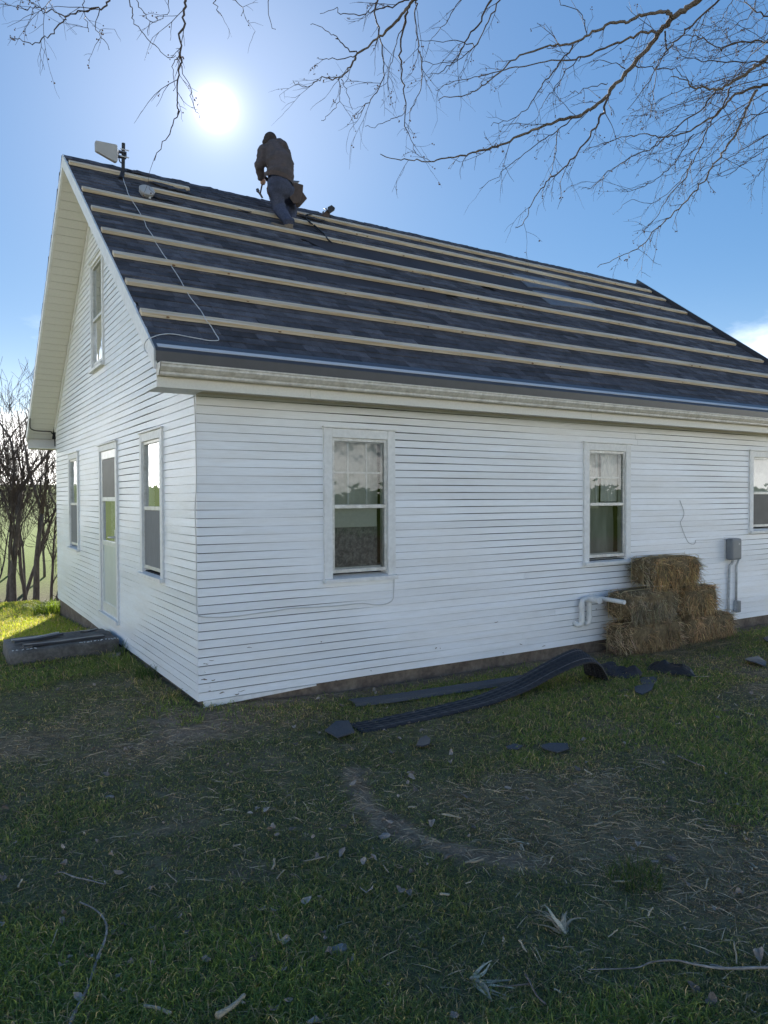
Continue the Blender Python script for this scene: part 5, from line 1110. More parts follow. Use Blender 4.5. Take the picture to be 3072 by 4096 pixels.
def stalk_spots():
    uv = [ZB(1555, 165), ZB(640, 290), ZB(310, 392), ZB(1250, 460), ZB(1000, 255), ZB(160, 1250), ZB(270, 1290), ZB(990, 1090), ZB(780, 1215), ZB(1475, 1325), ZB(470, 1545), ZB(610, 790), ZB(835, 920), ZB(1310, 930), ZB(430, 790), ZB(700, 590), ZB(1530, 640), ZC(160, 795), ZC(427, 762), ZC(902, 825), ZC(1290, 1000), ZC(1450, 915), ZC(1490, 775), ZC(1335, 470), ZC(690, 485), ZC(1075, 410), ZC(200, 865), ZC(200, 1300), ZA(1040, 1255), ZA(325, 1630), ZA(1430, 1060), ZA(120, 1295), ZA(510, 985), ZA(650, 600), Z4(1035, 345), Z4(1045, 610), Z4(690, 375), Z4(1440, 480), Z4(1320, 425), Z4(1200, 285), Z4(690, 420), Z4(1530, 545), Z4(1620, 430)]
    return uv
MARKS = [('the fanned corn husk', ZB(510, 1185)), ('the shredded husk bundle', ZC(1470, 1525)), ('the long curved stick', ZA(630, 1650)), ('the slim pale stick', ZA(450, 1250)), ('the long forked branch', ZB(1250, 1395)), ('the flat bluish shingle scrap', (2215, 3005)), ('the pale angular stone', ZC(893, 578)), ('the dull grey stone', ZA(660, 742)), ('the curled shingle scrap by the felt', Z4(810, 375)), ('the small pointed shingle scrap', (1690, 2985)), ('the small husk knot', ZB(1590, 815)), ('the curled husk strips', ZB(300, 680)), ('the straight grey twig', ZB(1220, 225)), ('the stubby brown branch piece', ZA(1400, 2055)), ('the rounded brown clod', ZC(590, 1335)), ('the wide crumpled felt', Z4(990, 230))]
ORD = ['nearest', 'second nearest', 'third nearest', 'fourth nearest', 'fifth nearest', 'sixth nearest', 'seventh nearest', 'eighth nearest', 'ninth nearest', 'tenth nearest']
def label_by_marks(spots):
    mp_ = [(n_, on_ground(*q_)) for n_, q_ in MARKS]; own = {}
    for i, sp in enumerate(spots):
        p = on_ground(*sp); j = min(range(len(mp_)), key=lambda j: np.hypot(p[0]-mp_[j][1][0], p[1]-mp_[j][1][1])); own.setdefault(j, []).append((np.hypot(p[0]-mp_[j][1][0], p[1]-mp_[j][1][1]), i))
    lab = {}
    for j, L in own.items():
        for k, (_, i) in enumerate(sorted(L)): lab[i] = f'dry tan corn stalk piece {ORD[k]} to {mp_[j][0]}'
    return lab
STALK_LABEL = label_by_marks(stalk_spots())
for i, (u, v) in enumerate(stalk_spots()):
    p = on_ground(u, v); o = link('stalk_piece', stalk_me[i % 5], None, STALK_LABEL[i], 'stalk', 'corn stalk pieces on the lawn', loc=(p[0], p[1], p[2]+0.022)); o.rotation_euler = (random.uniform(-.25, .25), random.uniform(-.25, .25), random.uniform(0, 6.28)); o.scale = (random.uniform(.6, 1.05),)*3
leaf_me = []
for k in range(6):
    r_ = random.Random(k); vs = [(0, 0, 0.0)]; n_ = 11
    for i in range(n_):
        w = 2*math.pi*i/n_; rr = 0.026*(0.75+0.35*abs(math.cos(w*1.5+k))+r_.uniform(-.12, .12)); x, y = rr*math.cos(w)*1.25, rr*math.sin(w)*0.8
        vs.append((x, y, (14+4*k)*(x*x*0.5 if k % 2 else y*y)+r_.uniform(-.004, .006)))
    leaf_me.append(MB().add(vs, [(0, 1+i, 1+(i+1) % n_) for i in range(n_)]).mesh('dead_leaf', M['leaf'], smooth=False))
cnt = 0
while cnt < 280:
    r_ = 2.2+5.5*random.random()**1.2; az = YAW+random.uniform(-0.55, 0.55); x, y = CAMP[0]+r_*math.sin(az), CAMP[1]+r_*math.cos(az)
    if y > -0.1 and x > -0.1: continue
    if fbm(x*1.3+7, y*1.3, 3, 77) < 0.47: continue
    o = link('dead_leaf', leaf_me[cnt % 6], None, 'small curled greyish dead leaf lying in the grass', 'leaf', 'dead leaves on the lawn', loc=put(x, y, 0.025)); o.rotation_euler = (random.uniform(-.5, .5), random.uniform(-.5, .5), random.uniform(0, 6.28)); s_ = random.uniform(0.3, 0.9); o.scale = (s_*random.uniform(.7, 1.2), s_, s_*random.uniform(0.6, 1.6)); cnt += 1
def rock(label, uv, r):
    bm = bmesh.new(); bmesh.ops.create_icosphere(bm, subdivisions=3, radius=1.0); sd = int(uv[0]) % 100
    for v in bm.verts: s_ = 0.8+0.5*vnoise(v.co.x*2+sd, v.co.y*2+v.co.z*1.5, sd); v.co = (v.co.x*r*s_, v.co.y*r*0.8*s_, v.co.z*r*0.5*s_)
    me = bpy.data.meshes.new('stone'); bm.to_mesh(me); bm.free(); me.materials.append(M['stone']); p = on_ground(*uv); link('stone', me, None, label, 'stone', loc=(p[0], p[1], p[2]+r*0.18))
rock('pale angular stone in the bare earth at mid lawn', ZC(893, 578), 0.03)
rock('rounded brown clod in the near middle grass', ZC(590, 1335), 0.036)
rock('dull grey stone beside the trodden path at the left', ZA(660, 742), 0.026)
rock('dark broken stone under the corner of the house', (840, 2818), 0.05)

# ------------------------------------------------------------------ the bare tree whose limbs hang into the picture
ZT1 = zoom(0, 0, .663); ZT2 = zoom(1100, 0, .6028); ZT3 = zoom(1900, 0, .7064)
tree = thing('overhanging_tree', 'bare spring tree right of the viewer with budding twigs hanging over the house', 'tree', (3.6, -8.6, -0.15))
TB = np.array([3.6, -8.6, -0.15]); TTOP = TB+np.array([-0.2, 0.2, 4.2])
rt = random.Random(19)
tw = MB(); buds = MB()
def nrm(v): return v/(np.linalg.norm(v)+1e-9)
def rvec(): return np.array([rt.gauss(0, 1), rt.gauss(0, 1), rt.gauss(0, 1)])
def twig(p, d, L, r, lev, budp):
    k = 5; pts = [p]; q = p.copy(); dd = nrm(d)
    for i in range(k):
        dd = nrm(dd+0.22*rvec()*0.6+np.array([0, 0, -0.05])); q = q+dd*L/k; pts.append(q.copy())
        if lev > 0 and rt.random() < 0.55: twig(q.copy(), nrm(dd+0.75*nrm(rvec())), L*rt.uniform(0.3, 0.6), r*0.7, lev-1, budp)
        if rt.random() < budp:
            for _ in range(rt.choice((1, 1, 2, 3))): buds.ball(q+0.012*nrm(rvec()), rt.uniform(0.003, 0.0055), 5, 4)
    tw.tube([pt-TB for pt in pts], list(np.linspace(r, r*0.45, len(pts))), 4, caps=False)
def limb(zf, pts, d0, d1, r0, r1, dens=7.0, tl=(0.10, 0.34), name='branch', budp=0.08, lev=1):
    P_ = []
    n = len(pts); dd = rt.uniform(-0.10, 0.10)
    for i, q in enumerate(pts):
        t = i/max(1, n-1); P_.append(at_depth(*zf(*q), d0+(d1-d0)*t+dd*math.sin(t*5)))
    S_ = smooth_path(P_, 4); m = len(S_); rad = [r0+(r1-r0)*(i/(m-1))**0.8 for i in range(m)]
    S_ = [S_[0]]+[s+rvec()*0.006 for s in S_[1:]]
    rad = [r*rt.uniform(0.9, 1.15) for r in rad]
    MB().tube([s-TB for s in S_], rad, 7 if r0 > 0.006 else 5).build(name, M['bark'] if r0 > 0.009 else M['twig'], tree, smooth=True)
    for i in range(1, m):
        seg = np.linalg.norm(S_[i]-S_[i-1]); t = nrm(S_[i]-S_[i-1])
        if rt.random() < dens*seg*(1.0 if zf is ZT3 else 0.62):
            twig(S_[i].copy(), nrm(t*0.9+0.75*nrm(rvec())+np.array([0, 0, -0.1])), rt.uniform(*tl), max(0.0017, min(rad[i]*0.5, 0.0028)), lev, budp)
    tw.ball(S_[-1]-TB, 0.003, 5, 3)
    return S_
roots = []
def R_(*a, **k): s = limb(*a, **k); roots.append((s[0], a[4])); return s
# heavy limb at the upper right and what springs from it
main = R_(ZT3, [(1300, -40), (1265, 0), (1200, 50), (1120, 100), (1080, 150), (1045, 185), (1000, 250), (900, 360), (800, 470), (755, 535), (680, 600), (600, 645), (480, 680), (380, 720), (280, 760), (170, 810), (100, 835), (0, 862), (-60, 880), (-170, 895), (-260, 915), (-350, 905), (-450, 900), (-540, 875)], 5.2, 6.0, 0.022, 0.003)
limb(ZT3, [(1120, 100), (1100, 75), (1080, 68), (1000, 75), (900, 105), (860, 122), (780, 130), (700, 170), (630, 210), (555, 250), (470, 250), (400, 265), (300, 300), (210, 345), (140, 410), (60, 480), (0, 515), (-70, 545), (-200, 560)], 5.25, 5.5, 0.014, 0.003)
limb(ZT3, [(1045, 183), (960, 190), (880, 210), (780, 250), (690, 290), (600, 325), (520, 335), (400, 350), (250, 375), (150, 400), (40, 425), (0, 440), (-150, 470), (-230, 520)], 5.3, 6.2, 0.010, 0.002)
limb(ZT3, [(555, 255), (490, 340), (430, 430), (370, 490), (320, 580), (270, 640), (190, 680), (90, 705)], 5.4, 5.1, 0.006, 0.0018)
limb(ZT3, [(600, 325), (540, 375), (470, 470), (410, 550), (370, 620), (345, 700)], 5.6, 6.1, 0.004, 0.0018)
limb(ZT3, [(755, 540), (730, 610), (700, 690), (660, 750), (600, 840), (540, 910), (480, 980), (420, 1020), (360, 1085), (320, 1160), (290, 1240), (230, 1290)], 5.5, 5.1, 0.009, 0.002)
limb(ZT3, [(600, 645), (540, 680), (480, 730), (400, 780), (310, 850), (210, 930), (130, 990), (30, 1070)], 5.7, 6.1, 0.006, 0.0018)
limb(ZT3, [(470, 735), (455, 830), (440, 940), (420, 1010)], 5.75, 5.6, 0.004, 0.002)
limb(ZT3, [(1075, 180), (1085, 230), (1080, 290), (1040, 350), (1020, 400), (1015, 520), (990, 660)], 5.3, 5.6, 0.006, 0.0018)
R_(ZT3, [(1420, -35), (1385, 0), (1250, 125), (1150, 220), (1080, 300), (1040, 360), (960, 500), (870, 610)], 4.6, 4.9, 0.008, 0.0018)
limb(ZT3, [(900, 375), (960, 378), (1040, 388), (1130, 385), (1190, 440), (1240, 495)], 5.6, 5.9, 0.005, 0.002)
limb(ZT3, [(850, 390), (800, 360), (700, 345), (655, 380)], 5.5, 5.4, 0.004, 0.0017)
limb(ZT3, [(750, 470), (690, 490), (590, 520), (540, 520)], 5.5, 5.3, 0.004, 0.0017)
limb(ZT3, [(630, 205), (620, 120), (590, 70), (500, 25), (470, -10)], 5.35, 5.1, 0.004, 0.002)
# second limb entering from the right edge
R_(ZT3, [(1720, 280), (1659, 325), (1590, 380), (1500, 440), (1410, 490), (1370, 510), (1290, 490), (1240, 495), (1180, 450), (1110, 430)], 6.0, 5.6, 0.018, 0.003, dens=12)
R_(ZT3, [(1720, 450), (1659, 480), (1560, 500), (1470, 540), (1420, 590), (1370, 650), (1300, 690), (1200, 750), (1130, 770), (1060, 775), (980, 760), (880, 770), (780, 790), (700, 825), (620, 845)], 6.2, 6.6, 0.013, 0.002, dens=12)
limb(ZT3, [(1600, 510), (1560, 560), (1530, 640), (1490, 730), (1450, 800), (1400, 870), (1340, 950), (1290, 1030), (1220, 1110), (1150, 1180), (1070, 1260), (1000, 1320), (930, 1400), (870, 1430), (780, 1475), (695, 1507)], 6.2, 5.8, 0.011, 0.0022, dens=11)
limb(ZT3, [(1450, 490), (1400, 600), (1330, 700), (1290, 800), (1240, 900), (1190, 1000), (1110, 1100), (1050, 1190), (1000, 1260), (960, 1300)], 6.0, 6.4, 0.007, 0.002, dens=12)
limb(ZT3, [(1360, 510), (1300, 600), (1180, 690), (1080, 780), (980, 850), (880, 890), (770, 960), (720, 1010), (640, 1075)], 6.0, 5.7, 0.007, 0.002, dens=12)
limb(ZT3, [(1240, 760), (1150, 890), (1070, 980), (1010, 1025), (940, 1060), (850, 1080), (795, 1070)], 6.4, 6.8, 0.005, 0.0018, dens=12)
limb(ZT3, [(1230, 900), (1180, 1000), (1110, 1080), (1000, 1150), (910, 1135), (830, 1165)], 6.3, 6.6, 0.004, 0.0017)
R_(ZT3, [(1730, 120), (1659, 95), (1600, 70), (1540, 20), (1500, -20)], 5.6, 5.6, 0.007, 0.003, dens=12)
R_(ZT3, [(1740, 240), (1659, 240), (1560, 235), (1450, 250), (1380, 270), (1300, 220), (1230, 200), (1150, 205)], 5.8, 5.4, 0.009, 0.002, dens=13)
R_(ZT3, [(1740, 362), (1659, 355), (1550, 350), (1390, 350), (1200, 330), (1110, 270)], 5.9, 6.3, 0.008, 0.002, dens=13)
R_(ZT3, [(1740, 640), (1659, 640), (1560, 648), (1450, 700), (1380, 790), (1300, 890), (1180, 950), (1060, 1000)], 6.6, 7.0, 0.005, 0.002, dens=13)
R_(ZT3, [(1740, 720), (1659, 760), (1560, 820), (1450, 890), (1350, 940), (1280, 960)], 6.8, 7.2, 0.006, 0.002, dens=12)
R_(ZT3, [(1740, 790), (1659, 830), (1600, 880), (1530, 920), (1450, 980), (1370, 1000)], 6.4, 6.7, 0.005, 0.002, dens=12)
R_(ZT3, [(1740, 850), (1659, 900), (1630, 960), (1580, 1020), (1540, 1075)], 6.4, 6.7, 0.004, 0.002, dens=14)
for q in ([(1680, 170), (1500, 290), (1330, 330), (1190, 290)], [(1690, 300), (1480, 420), (1280, 560), (1050, 640)], [(1690, 420), (1500, 480), (1260, 560), (1000, 640), (930, 660)], [(1690, 500), (1450, 640), (1260, 760), (1120, 850), (960, 880)], [(1690, 580), (1480, 740), (1360, 860), (1250, 1000)], [(1690, 190), (1560, 320), (1420, 480), (1280, 640)], [(1480, -30), (1420, 60), (1380, 130), (1260, 170)], [(1600, -30), (1560, 80), (1450, 160), (1350, 170)], [(1690, 30), (1600, 130), (1450, 200), (1270, 240)], [(1690, 380), (1400, 450), (1150, 520), (1000, 590), (880, 640)]):
    R_(ZT3, q, rt.uniform(5.5, 7.0), rt.uniform(5.5, 7.2), 0.0045, 0.0016, dens=12)
# limbs hanging from the top centre
R_(ZT2, [(960, -40), (920, 0), (870, 60), (800, 140), (750, 200), (690, 240), (620, 305), (545, 360), (520, 410), (480, 470), (430, 515), (330, 512), (270, 535), (215, 575), (120, 550)], 4.9, 5.3, 0.012, 0.002, dens=8)
R_(ZT2, [(700, -40), (685, 0), (655, 95), (690, 210), (710, 330), (715, 460), (705, 560), (640, 660), (580, 730), (535, 790)], 5.1, 4.8, 0.007, 0.002, dens=8)
limb(ZT2, [(890, 40), (860, 150), (840, 300), (830, 440), (850, 570), (865, 680), (865, 850), (890, 910), (925, 1010)], 4.95, 5.2, 0.008, 0.002, dens=9)
R_(ZT2, [(945, -40), (940, 0), (930, 90), (945, 260), (970, 400), (968, 580), (920, 690), (885, 800)], 5.0, 4.7, 0.006, 0.002, dens=9)
R_(ZT2, [(900, -20), (870, 0), (780, 35), (660, 65), (560, 95), (430, 95), (408, 50), (300, 100)], 5.2, 5.5, 0.006, 0.002, dens=7)
limb(ZT2, [(870, 100), (830, 230), (790, 350), (760, 470), (740, 560)], 5.0, 5.2, 0.004, 0.0017, dens=10)
limb(ZT2, [(545, 355), (490, 325), (420, 265), (390, 240), (320, 185), (245, 148)], 5.05, 4.9, 0.005, 0.0017, dens=8)
limb(ZT2, [(530, 370), (440, 392), (340, 392), (275, 383)], 5.05, 5.2, 0.004, 0.0017, dens=7)
limb(ZT2, [(425, 520), (435, 590), (410, 690), (350, 760), (320, 805)], 5.2, 5.1, 0.003, 0.0016, dens=4)
limb(ZT2, [(440, 525), (480, 620), (520, 720)], 5.2, 5.3, 0.003, 0.0016, dens=5)
limb(ZT2, [(865, 700), (840, 760), (760, 800), (665, 835), (605, 840)], 5.1, 5.0, 0.003, 0.0016, dens=5)
R_(ZT2, [(1450, -40), (1430, 0), (1380, 110), (1300, 220), (1230, 340), (1180, 410), (1100, 480), (1020, 510)], 5.3, 5.7, 0.009, 0.002, dens=9)
R_(ZT2, [(1510, -40), (1490, 0), (1420, 140), (1340, 290), (1280, 350), (1190, 410), (1080, 420), (975, 410)], 5.3, 5.5, 0.006, 0.002, dens=9)
R_(ZT2, [(1250, -40), (1180, 60), (1140, 150), (1080, 210), (1020, 280)], 5.4, 5.8, 0.004, 0.0017, dens=9)
limb(ZT2, [(1320, 310), (1220, 270), (1110, 270), (970, 272)], 5.4, 5.2, 0.004, 0.0017, dens=9)
# twigs at the top left
R_(ZT1, [(690, -50), (655, 0), (610, 45), (500, 70), (415, 95), (370, 140), (300, 215), (240, 245), (180, 255), (100, 240), (55, 215)], 4.5, 4.2, 0.006, 0.002, dens=8)
limb(ZT1, [(415, 95), (300, 70), (240, 50), (200, 45), (150, 52), (95, 40)], 4.35, 4.5, 0.004, 0.0018, dens=9)
limb(ZT1, [(620, 45), (580, 110), (600, 200), (660, 298)], 4.45, 4.3, 0.003, 0.0016, dens=7)
R_(ZT1, [(765, -40), (770, 0), (795, 60), (805, 125), (870, 210), (945, 290), (990, 330), (1050, 348)], 4.4, 4.6, 0.004, 0.0017, dens=5)
R_(ZT1, [(815, -40), (825, 0), (860, 70), (890, 110), (890, 210)], 4.5, 4.5, 0.003, 0.0017, dens=4)
R_(ZT1, [(320, -30), (300, 20), (265, 90)], 4.6, 4.4, 0.003, 0.0016, dens=9)
R_(ZT1, [(485, -40), (500, 50), (520, 120), (540, 185)], 4.6, 4.4, 0.003, 0.0016, dens=7)
R_(ZT1, [(1125, -60), (1118, 0), (1110, 80), (1098, 200), (1085, 340), (1085, 420), (1065, 540), (1070, 640), (1075, 680), (1050, 750), (980, 870), (932, 970)], 4.6, 4.3, 0.008, 0.002, dens=8)
limb(ZT1, [(1085, 380), (1140, 520), (1160, 620), (1200, 700)], 4.45, 4.3, 0.003, 0.0016, dens=5)
limb(ZT1, [(1085, 345), (1060, 355), (1040, 420), (1050, 560)], 4.5, 4.4, 0.003, 0.0016, dens=7)
for q in ([(1295, -30), (1305, 45), (1332, 100)], [(1390, -20), (1440, 30), (1475, 60), (1452, 92)], [(1615, -40), (1625, 90), (1659, 180)], [(1000, -20), (1020, 50), (978, 108)]): R_(ZT1, q, 4.8, 4.6, 0.003, 0.0016, dens=5)
# trunk and the boughs that carry those limbs, all beyond the edge of the frame
bough = [np.array([1.4, -5.2, 6.2]), np.array([3.0, -5.6, 5.6]), np.array([3.6, -6.8, 4.6]), np.array([0.0, -4.2, 6.0])]
MB().tube([p-TB for p in smooth_path([TB+np.array([0, 0, -0.5]), TB+np.array([0, 0, 0.6]), TB+np.array([0.05, 0.03, 2.4]), TTOP, TTOP+np.array([-0.1, 0.3, 1.6]), TTOP+np.array([-0.3, 0.7, 3.4])], 5)], [0.30, 0.28, 0.26, 0.25, 0.24, 0.235, 0.23, 0.225, 0.22, 0.21, 0.205, 0.2, 0.19, 0.185, 0.18, 0.175, 0.16, 0.15, 0.14, 0.13, 0.12, 0.11, 0.10, 0.09, 0.08, 0.06][:26], 14).build('trunk', M['bark'], tree, smooth=True)
for (p, r) in roots:
    d = p-CAMP; fwd = d@CF; a = (d@CR)/fwd; b = (d@CU)/fwd      # where the cut end leaves the view
    outd = CR*1.0 if a > 0.5 else (CU*1.0+CR*0.35)
    c1 = p+nrm(outd)*0.7; c2 = p+nrm(outd)*1.3+CU*0.4; j = TTOP+np.array([-0.15, 0.4, 1.0])*rt.uniform(0.0, 2.6)
    mid = c2*0.5+j*0.5+CU*0.9
    MB().tube([q-TB for q in smooth_path([p, c1, c2, mid, j], 4)], list(np.linspace(r, r*2.2+0.012, 17)), 6).build('branch', M['bark'], tree, smooth=True)
o = tw.build('twigs', M['twig'], tree); o['kind'] = 'stuff'
buds.v = [tuple(np.array(v)-TB) for v in buds.v]
o = buds.build('buds', M['bud'], tree); o['kind'] = 'stuff'

# ------------------------------------------------------------------ bare trees beyond the lawn
def bg_tree(x, y, h, r, lean, seed, label, forks=3, tall=1.0):
    q_ = random.Random(seed); z0 = float(gz(x, y))-0.1; t = thing('bare_tree', label, 'tree', (x, y, z0), 'bare trees beyond the lawn'); trunk, crown = MB(), MB(); cnt_ = [0]
    def rv(): return np.array([q_.gauss(0, 1), q_.gauss(0, 1), q_.gauss(0, 1)])
    def grow(p, d, L, r_, lev):
        k = 5 if lev < 2 else 3; pts = [p.copy()]; rad = [r_]; q = p.copy(); d = nrm(d); kids = []
        for i in range(k):
            d = nrm(d+rv()*(0.07 if lev == 0 else 0.16)+np.array([0, 0, 0.07 if lev else 0.03])); q = q+d*L/k; pts.append(q.copy()); rr = r_*(1-0.5*(i+1)/k); rad.append(max(rr, 0.004)); kids.append((q.copy(), d.copy(), rr, (i+1)/k))
        (trunk if lev < 2 and r_ > 0.02 else crown).tube(pts, rad, 8 if lev == 0 else (6 if lev == 1 else 3), caps=lev < 2)
        if lev >= 5 or cnt_[0] > 620: return
        for q, d_, rr, f in kids:
            n = ((1 if f > 0.55 else 0)+(q_.random() < 0.4 and f > 0.35)) if lev == 0 else ((q_.random() < 0.75)+(q_.random() < 0.3) if lev < 4 else (q_.random() < 0.7))
            for _ in range(int(n)):
                cnt_[0] += 1; nd = nrm(d_+rv()*(0.27 if lev < 2 else 0.5)+np.array([0, 0, 0.22])); grow(q, nd, L*q_.uniform(0.42, 0.68), max(rr*q_.uniform(0.32, 0.55), 0.0045), lev+1)
        q, d_, rr, f = kids[-1]
        for _ in range(forks if lev == 0 else 1): grow(q, nrm(d_+rv()*0.3), L*q_.uniform(0.6, 0.85), max(rr*0.85, 0.0045), lev+1)
    grow(np.array([0, 0, -0.2]), np.array([lean, 0.0, 1.0]), h*0.5, r, 0)
    trunk.build('trunk', M['bark'], t, smooth=True); o = crown.build('crown', M['twig'], t); o['kind'] = 'stuff'
TREES = [(2, 17.5, 6.6, .10, -.05, 'slim bare tree at the left edge of the picture'), (45, 19.0, 7.2, .11, .06, 'bare tree with a forked trunk second from the left edge'), (92, 17.0, 6.8, .15, .03, 'thick-trunked bare tree in the left clump'), (128, 20.5, 7.6, .10, .10, 'bare tree leaning gently right behind the thick trunk'), (185, 24.0, 6.0, .08, -.06, 'slender bare tree set farther back in the gap'), (214, 18.0, 6.2, .09, -.02, 'straight bare tree just right of the gap'), (262, 17.2, 5.6, .15, .10, 'stout bare tree with several stems near the house'), (312, 18.2, 5.4, .12, .30, 'bare tree leaning hard toward the house wall'), (380, 21.5, 5.2, .09, .12, 'bare tree whose branches reach behind the gable corner'), (-60, 20.0, 7.5, .12, .08, 'bare tree partly outside the left edge'), (65, 27.0, 7.0, .09, 0.0, 'distant bare tree behind the forked one'), (330, 27.0, 6.0, .09, -.08, 'distant bare tree behind the stout one')]
for i, (zx, D_, h_, r_, ln_, lab) in enumerate(TREES):
    r0_ = ray(zx*0.543, 2400); p = CAMP+r0_*D_; bg_tree(float(p[0]), float(p[1]), h_, r_*0.58, ln_, 100+i*7, lab, forks=2+(i % 2))
# brush under the trees
n = 3400; x = rng.uniform(-7.5, 3.0, n); y = rng.uniform(11.2, 17.0, n); z = gz(x, y)-0.05; th = rng.uniform(0, 6.28, n); el = rng.uniform(0.1, 1.3, n)
D = np.stack([np.cos(th)*np.cos(el), np.sin(th)*np.cos(el), np.sin(el)], 1); L = rng.uniform(0.2, 0.7, n); cols = np.array([0.06, 0.042, 0.03])*rng.uniform(0.5, 1.6, (n, 1))*np.array([1, 1, 1]); tan_ = (rng.random(n) < 0.16) & (y < 12.6); cols[tan_] = np.array([0.30, 0.24, 0.15]); L[tan_] *= 0.7
V, F, C_ = strands(np.stack([x, y, z], 1), D, L, rng.uniform(0.008, 0.03, n), cols, 0.3)
link('undergrowth', np_mesh('undergrowth', V, F.ravel(), np.full(len(F), 4), M['straw'], col=C_), None, 'tangled brown brush and dry weeds at the foot of the bare trees', None, kind='stuff')
# fence wire along the lawn edge
fw = thing('wire_fence', 'single strand of fence wire on posts between the lawn and the trees', 'fence', (0, 11.2, 0))
w1, w2 = on_front(-250, 2401, 11.2), on_front(330, 2410, 11.2)
MB().tube([(w1[0], 0, w1[2]), ((w1[0]+w2[0])/2, 0, (w1[2]+w2[2])/2-0.015), (w2[0], 0, w2[2])], 0.006, 5).build('wire', M['husk'], fw)
for w_ in (w1, w2):
    g0 = float(gz(w_[0], 11.2)); MB().tube([(w_[0], 0.02, g0-0.3), (w_[0], 0.02, w_[2]+0.08)], 0.035, 8).build('post', M['bark'], fw)

# ------------------------------------------------------------------ grass
def blades(x, y, h, w, col, lean, seg2=True):
    n = len(x); z = gz(x, y)-0.008; th = rng.uniform(0, 6.283, n); lx, ly = np.cos(th)*lean, np.sin(th)*lean
    ph = rng.uniform(0, 6.283, n); sx_, sy_ = np.cos(ph)*w*0.5, np.sin(ph)*w*0.5
    b = np.stack([x, y, z], 1); s = np.stack([sx_, sy_, 0*x], 1)
    m = b+np.stack([lx*h*0.35, ly*h*0.35, h*0.62], 1); t = b+np.stack([lx*h, ly*h, h*np.clip(1.0-0.35*lean, 0.25, 1)], 1)
    V = np.stack([b-s, b+s, m+s*0.8, m-s*0.8, t], 1).reshape(-1, 3); o = np.arange(n)[:, None]*5
    idx = np.concatenate([o+np.array([0, 1, 2, 3]), o+np.array([3, 2, 4])], 1).ravel(); sz = np.tile([4, 3], n)
    shade = np.array([0.75, 0.75, 1.0, 1.0, 1.15]); C_ = (col[:, None, :]*np.ones((1, 5, 1))).reshape(-1, 3)
    return V, idx, sz, C_
parts = []
def sample(n, rmin, rmax, pw, azr=0.72):
    r = (rmin**pw+(rmax**pw-rmin**pw)*rng.random(n))**(1/pw); az = YAW+rng.uniform(-azr, azr, n); return CAMP[0]+r*np.sin(az), CAMP[1]+r*np.cos(az), r
def outside_house(x, y): return ~((x > -0.03) & (y > -0.03) & (x < 10.1) & (y < GW+0.03)) & ~((x > sx0-0.01) & (x < sx1+0.02) & (y > sy0) & (y < sy1))
# shaded lawn
x, y, r = sample(520000, 1.9, 14.5, 0.62); b = bare_mask(x, y); d = dead_mask(x, y)
clump = fbm(x*6, y*6, 3, 51); thick = fbm(x*0.9+5, y*0.9+2, 3, 91)
k = outside_house(x, y) & (rng.random(len(x)) > b*1.05) & (rng.random(len(x)) < 0.50+1.5*sst(0.28, 0.56, clump)*(0.6+0.4*(1-d))) & (y < 11.0)
x, y, r, d, clump, thick = x[k], y[k], r[k], d[k], clump[k], thick[k]
h = (0.016+0.036*rng.random(len(x))**1.6)*(0.65+0.8*sst(0.4, 0.65, thick))*(1.15-0.5*d); h *= 1+0.8*sst(5.5, 8, y)
h *= 1+1.3*np.exp(-np.clip(x+0.35, -9, 0)**2/0.02)*((x > -0.3) & (x < 0) & (y > 0.3))*(rng.random(len(x)) < 0.5)
w = 0.0035+0.0005*r; w = np.where(r > 8, 0.008, w)
gcol = np.array([0.165, 0.185, 0.075])*(0.6+0.8*rng.random((len(x), 1)))*np.array([1, 1, 1])+np.array([0.015, 0.045, -0.01])*sst(0.48, 0.62, thick)[:, None]
dcol = np.array([0.46, 0.35, 0.21])*(0.5+0.8*rng.random((len(x), 1)))
isd = rng.random(len(x)) < 0.16+0.45*d; col = np.where(isd[:, None], dcol, gcol); sun_tint = (y > 4.5)[:, None]; col = np.where(sun_tint & ~isd[:, None], col*np.array([1.5, 1.5, 0.75]), col)  # green blades beyond the house shadow coloured brighter and yellower to stand for sunlight
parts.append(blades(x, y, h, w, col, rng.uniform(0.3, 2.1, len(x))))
# lawn left of the house, thicker, sunlight put into its brighter blade colour
n = 60000; x = rng.uniform(-6.5, 0.0, n); y = rng.uniform(4.6, 11.2, n); k = outside_house(x, y); x, y = x[k], y[k]
isd = rng.random(len(x)) < 0.22
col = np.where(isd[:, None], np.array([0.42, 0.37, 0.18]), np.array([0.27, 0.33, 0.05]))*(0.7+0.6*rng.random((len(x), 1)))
parts.append(blades(x, y, 0.03+0.055*rng.random(len(x)), np.full(len(x), 0.008), col, rng.uniform(0.1, 1.3, len(x))))
V = np.concatenate([p[0] for p in parts]); C_ = np.concatenate([p[3] for p in parts]); off = 0; I = []
for p in parts: I.append(p[1]+off); off += len(p[0])
o = link('grass', np_mesh('grass', V, np.concatenate(I), np.concatenate([p[2] for p in parts]), M['grass'], col=C_), None, 'short uneven lawn grass around the house', None, kind='stuff')
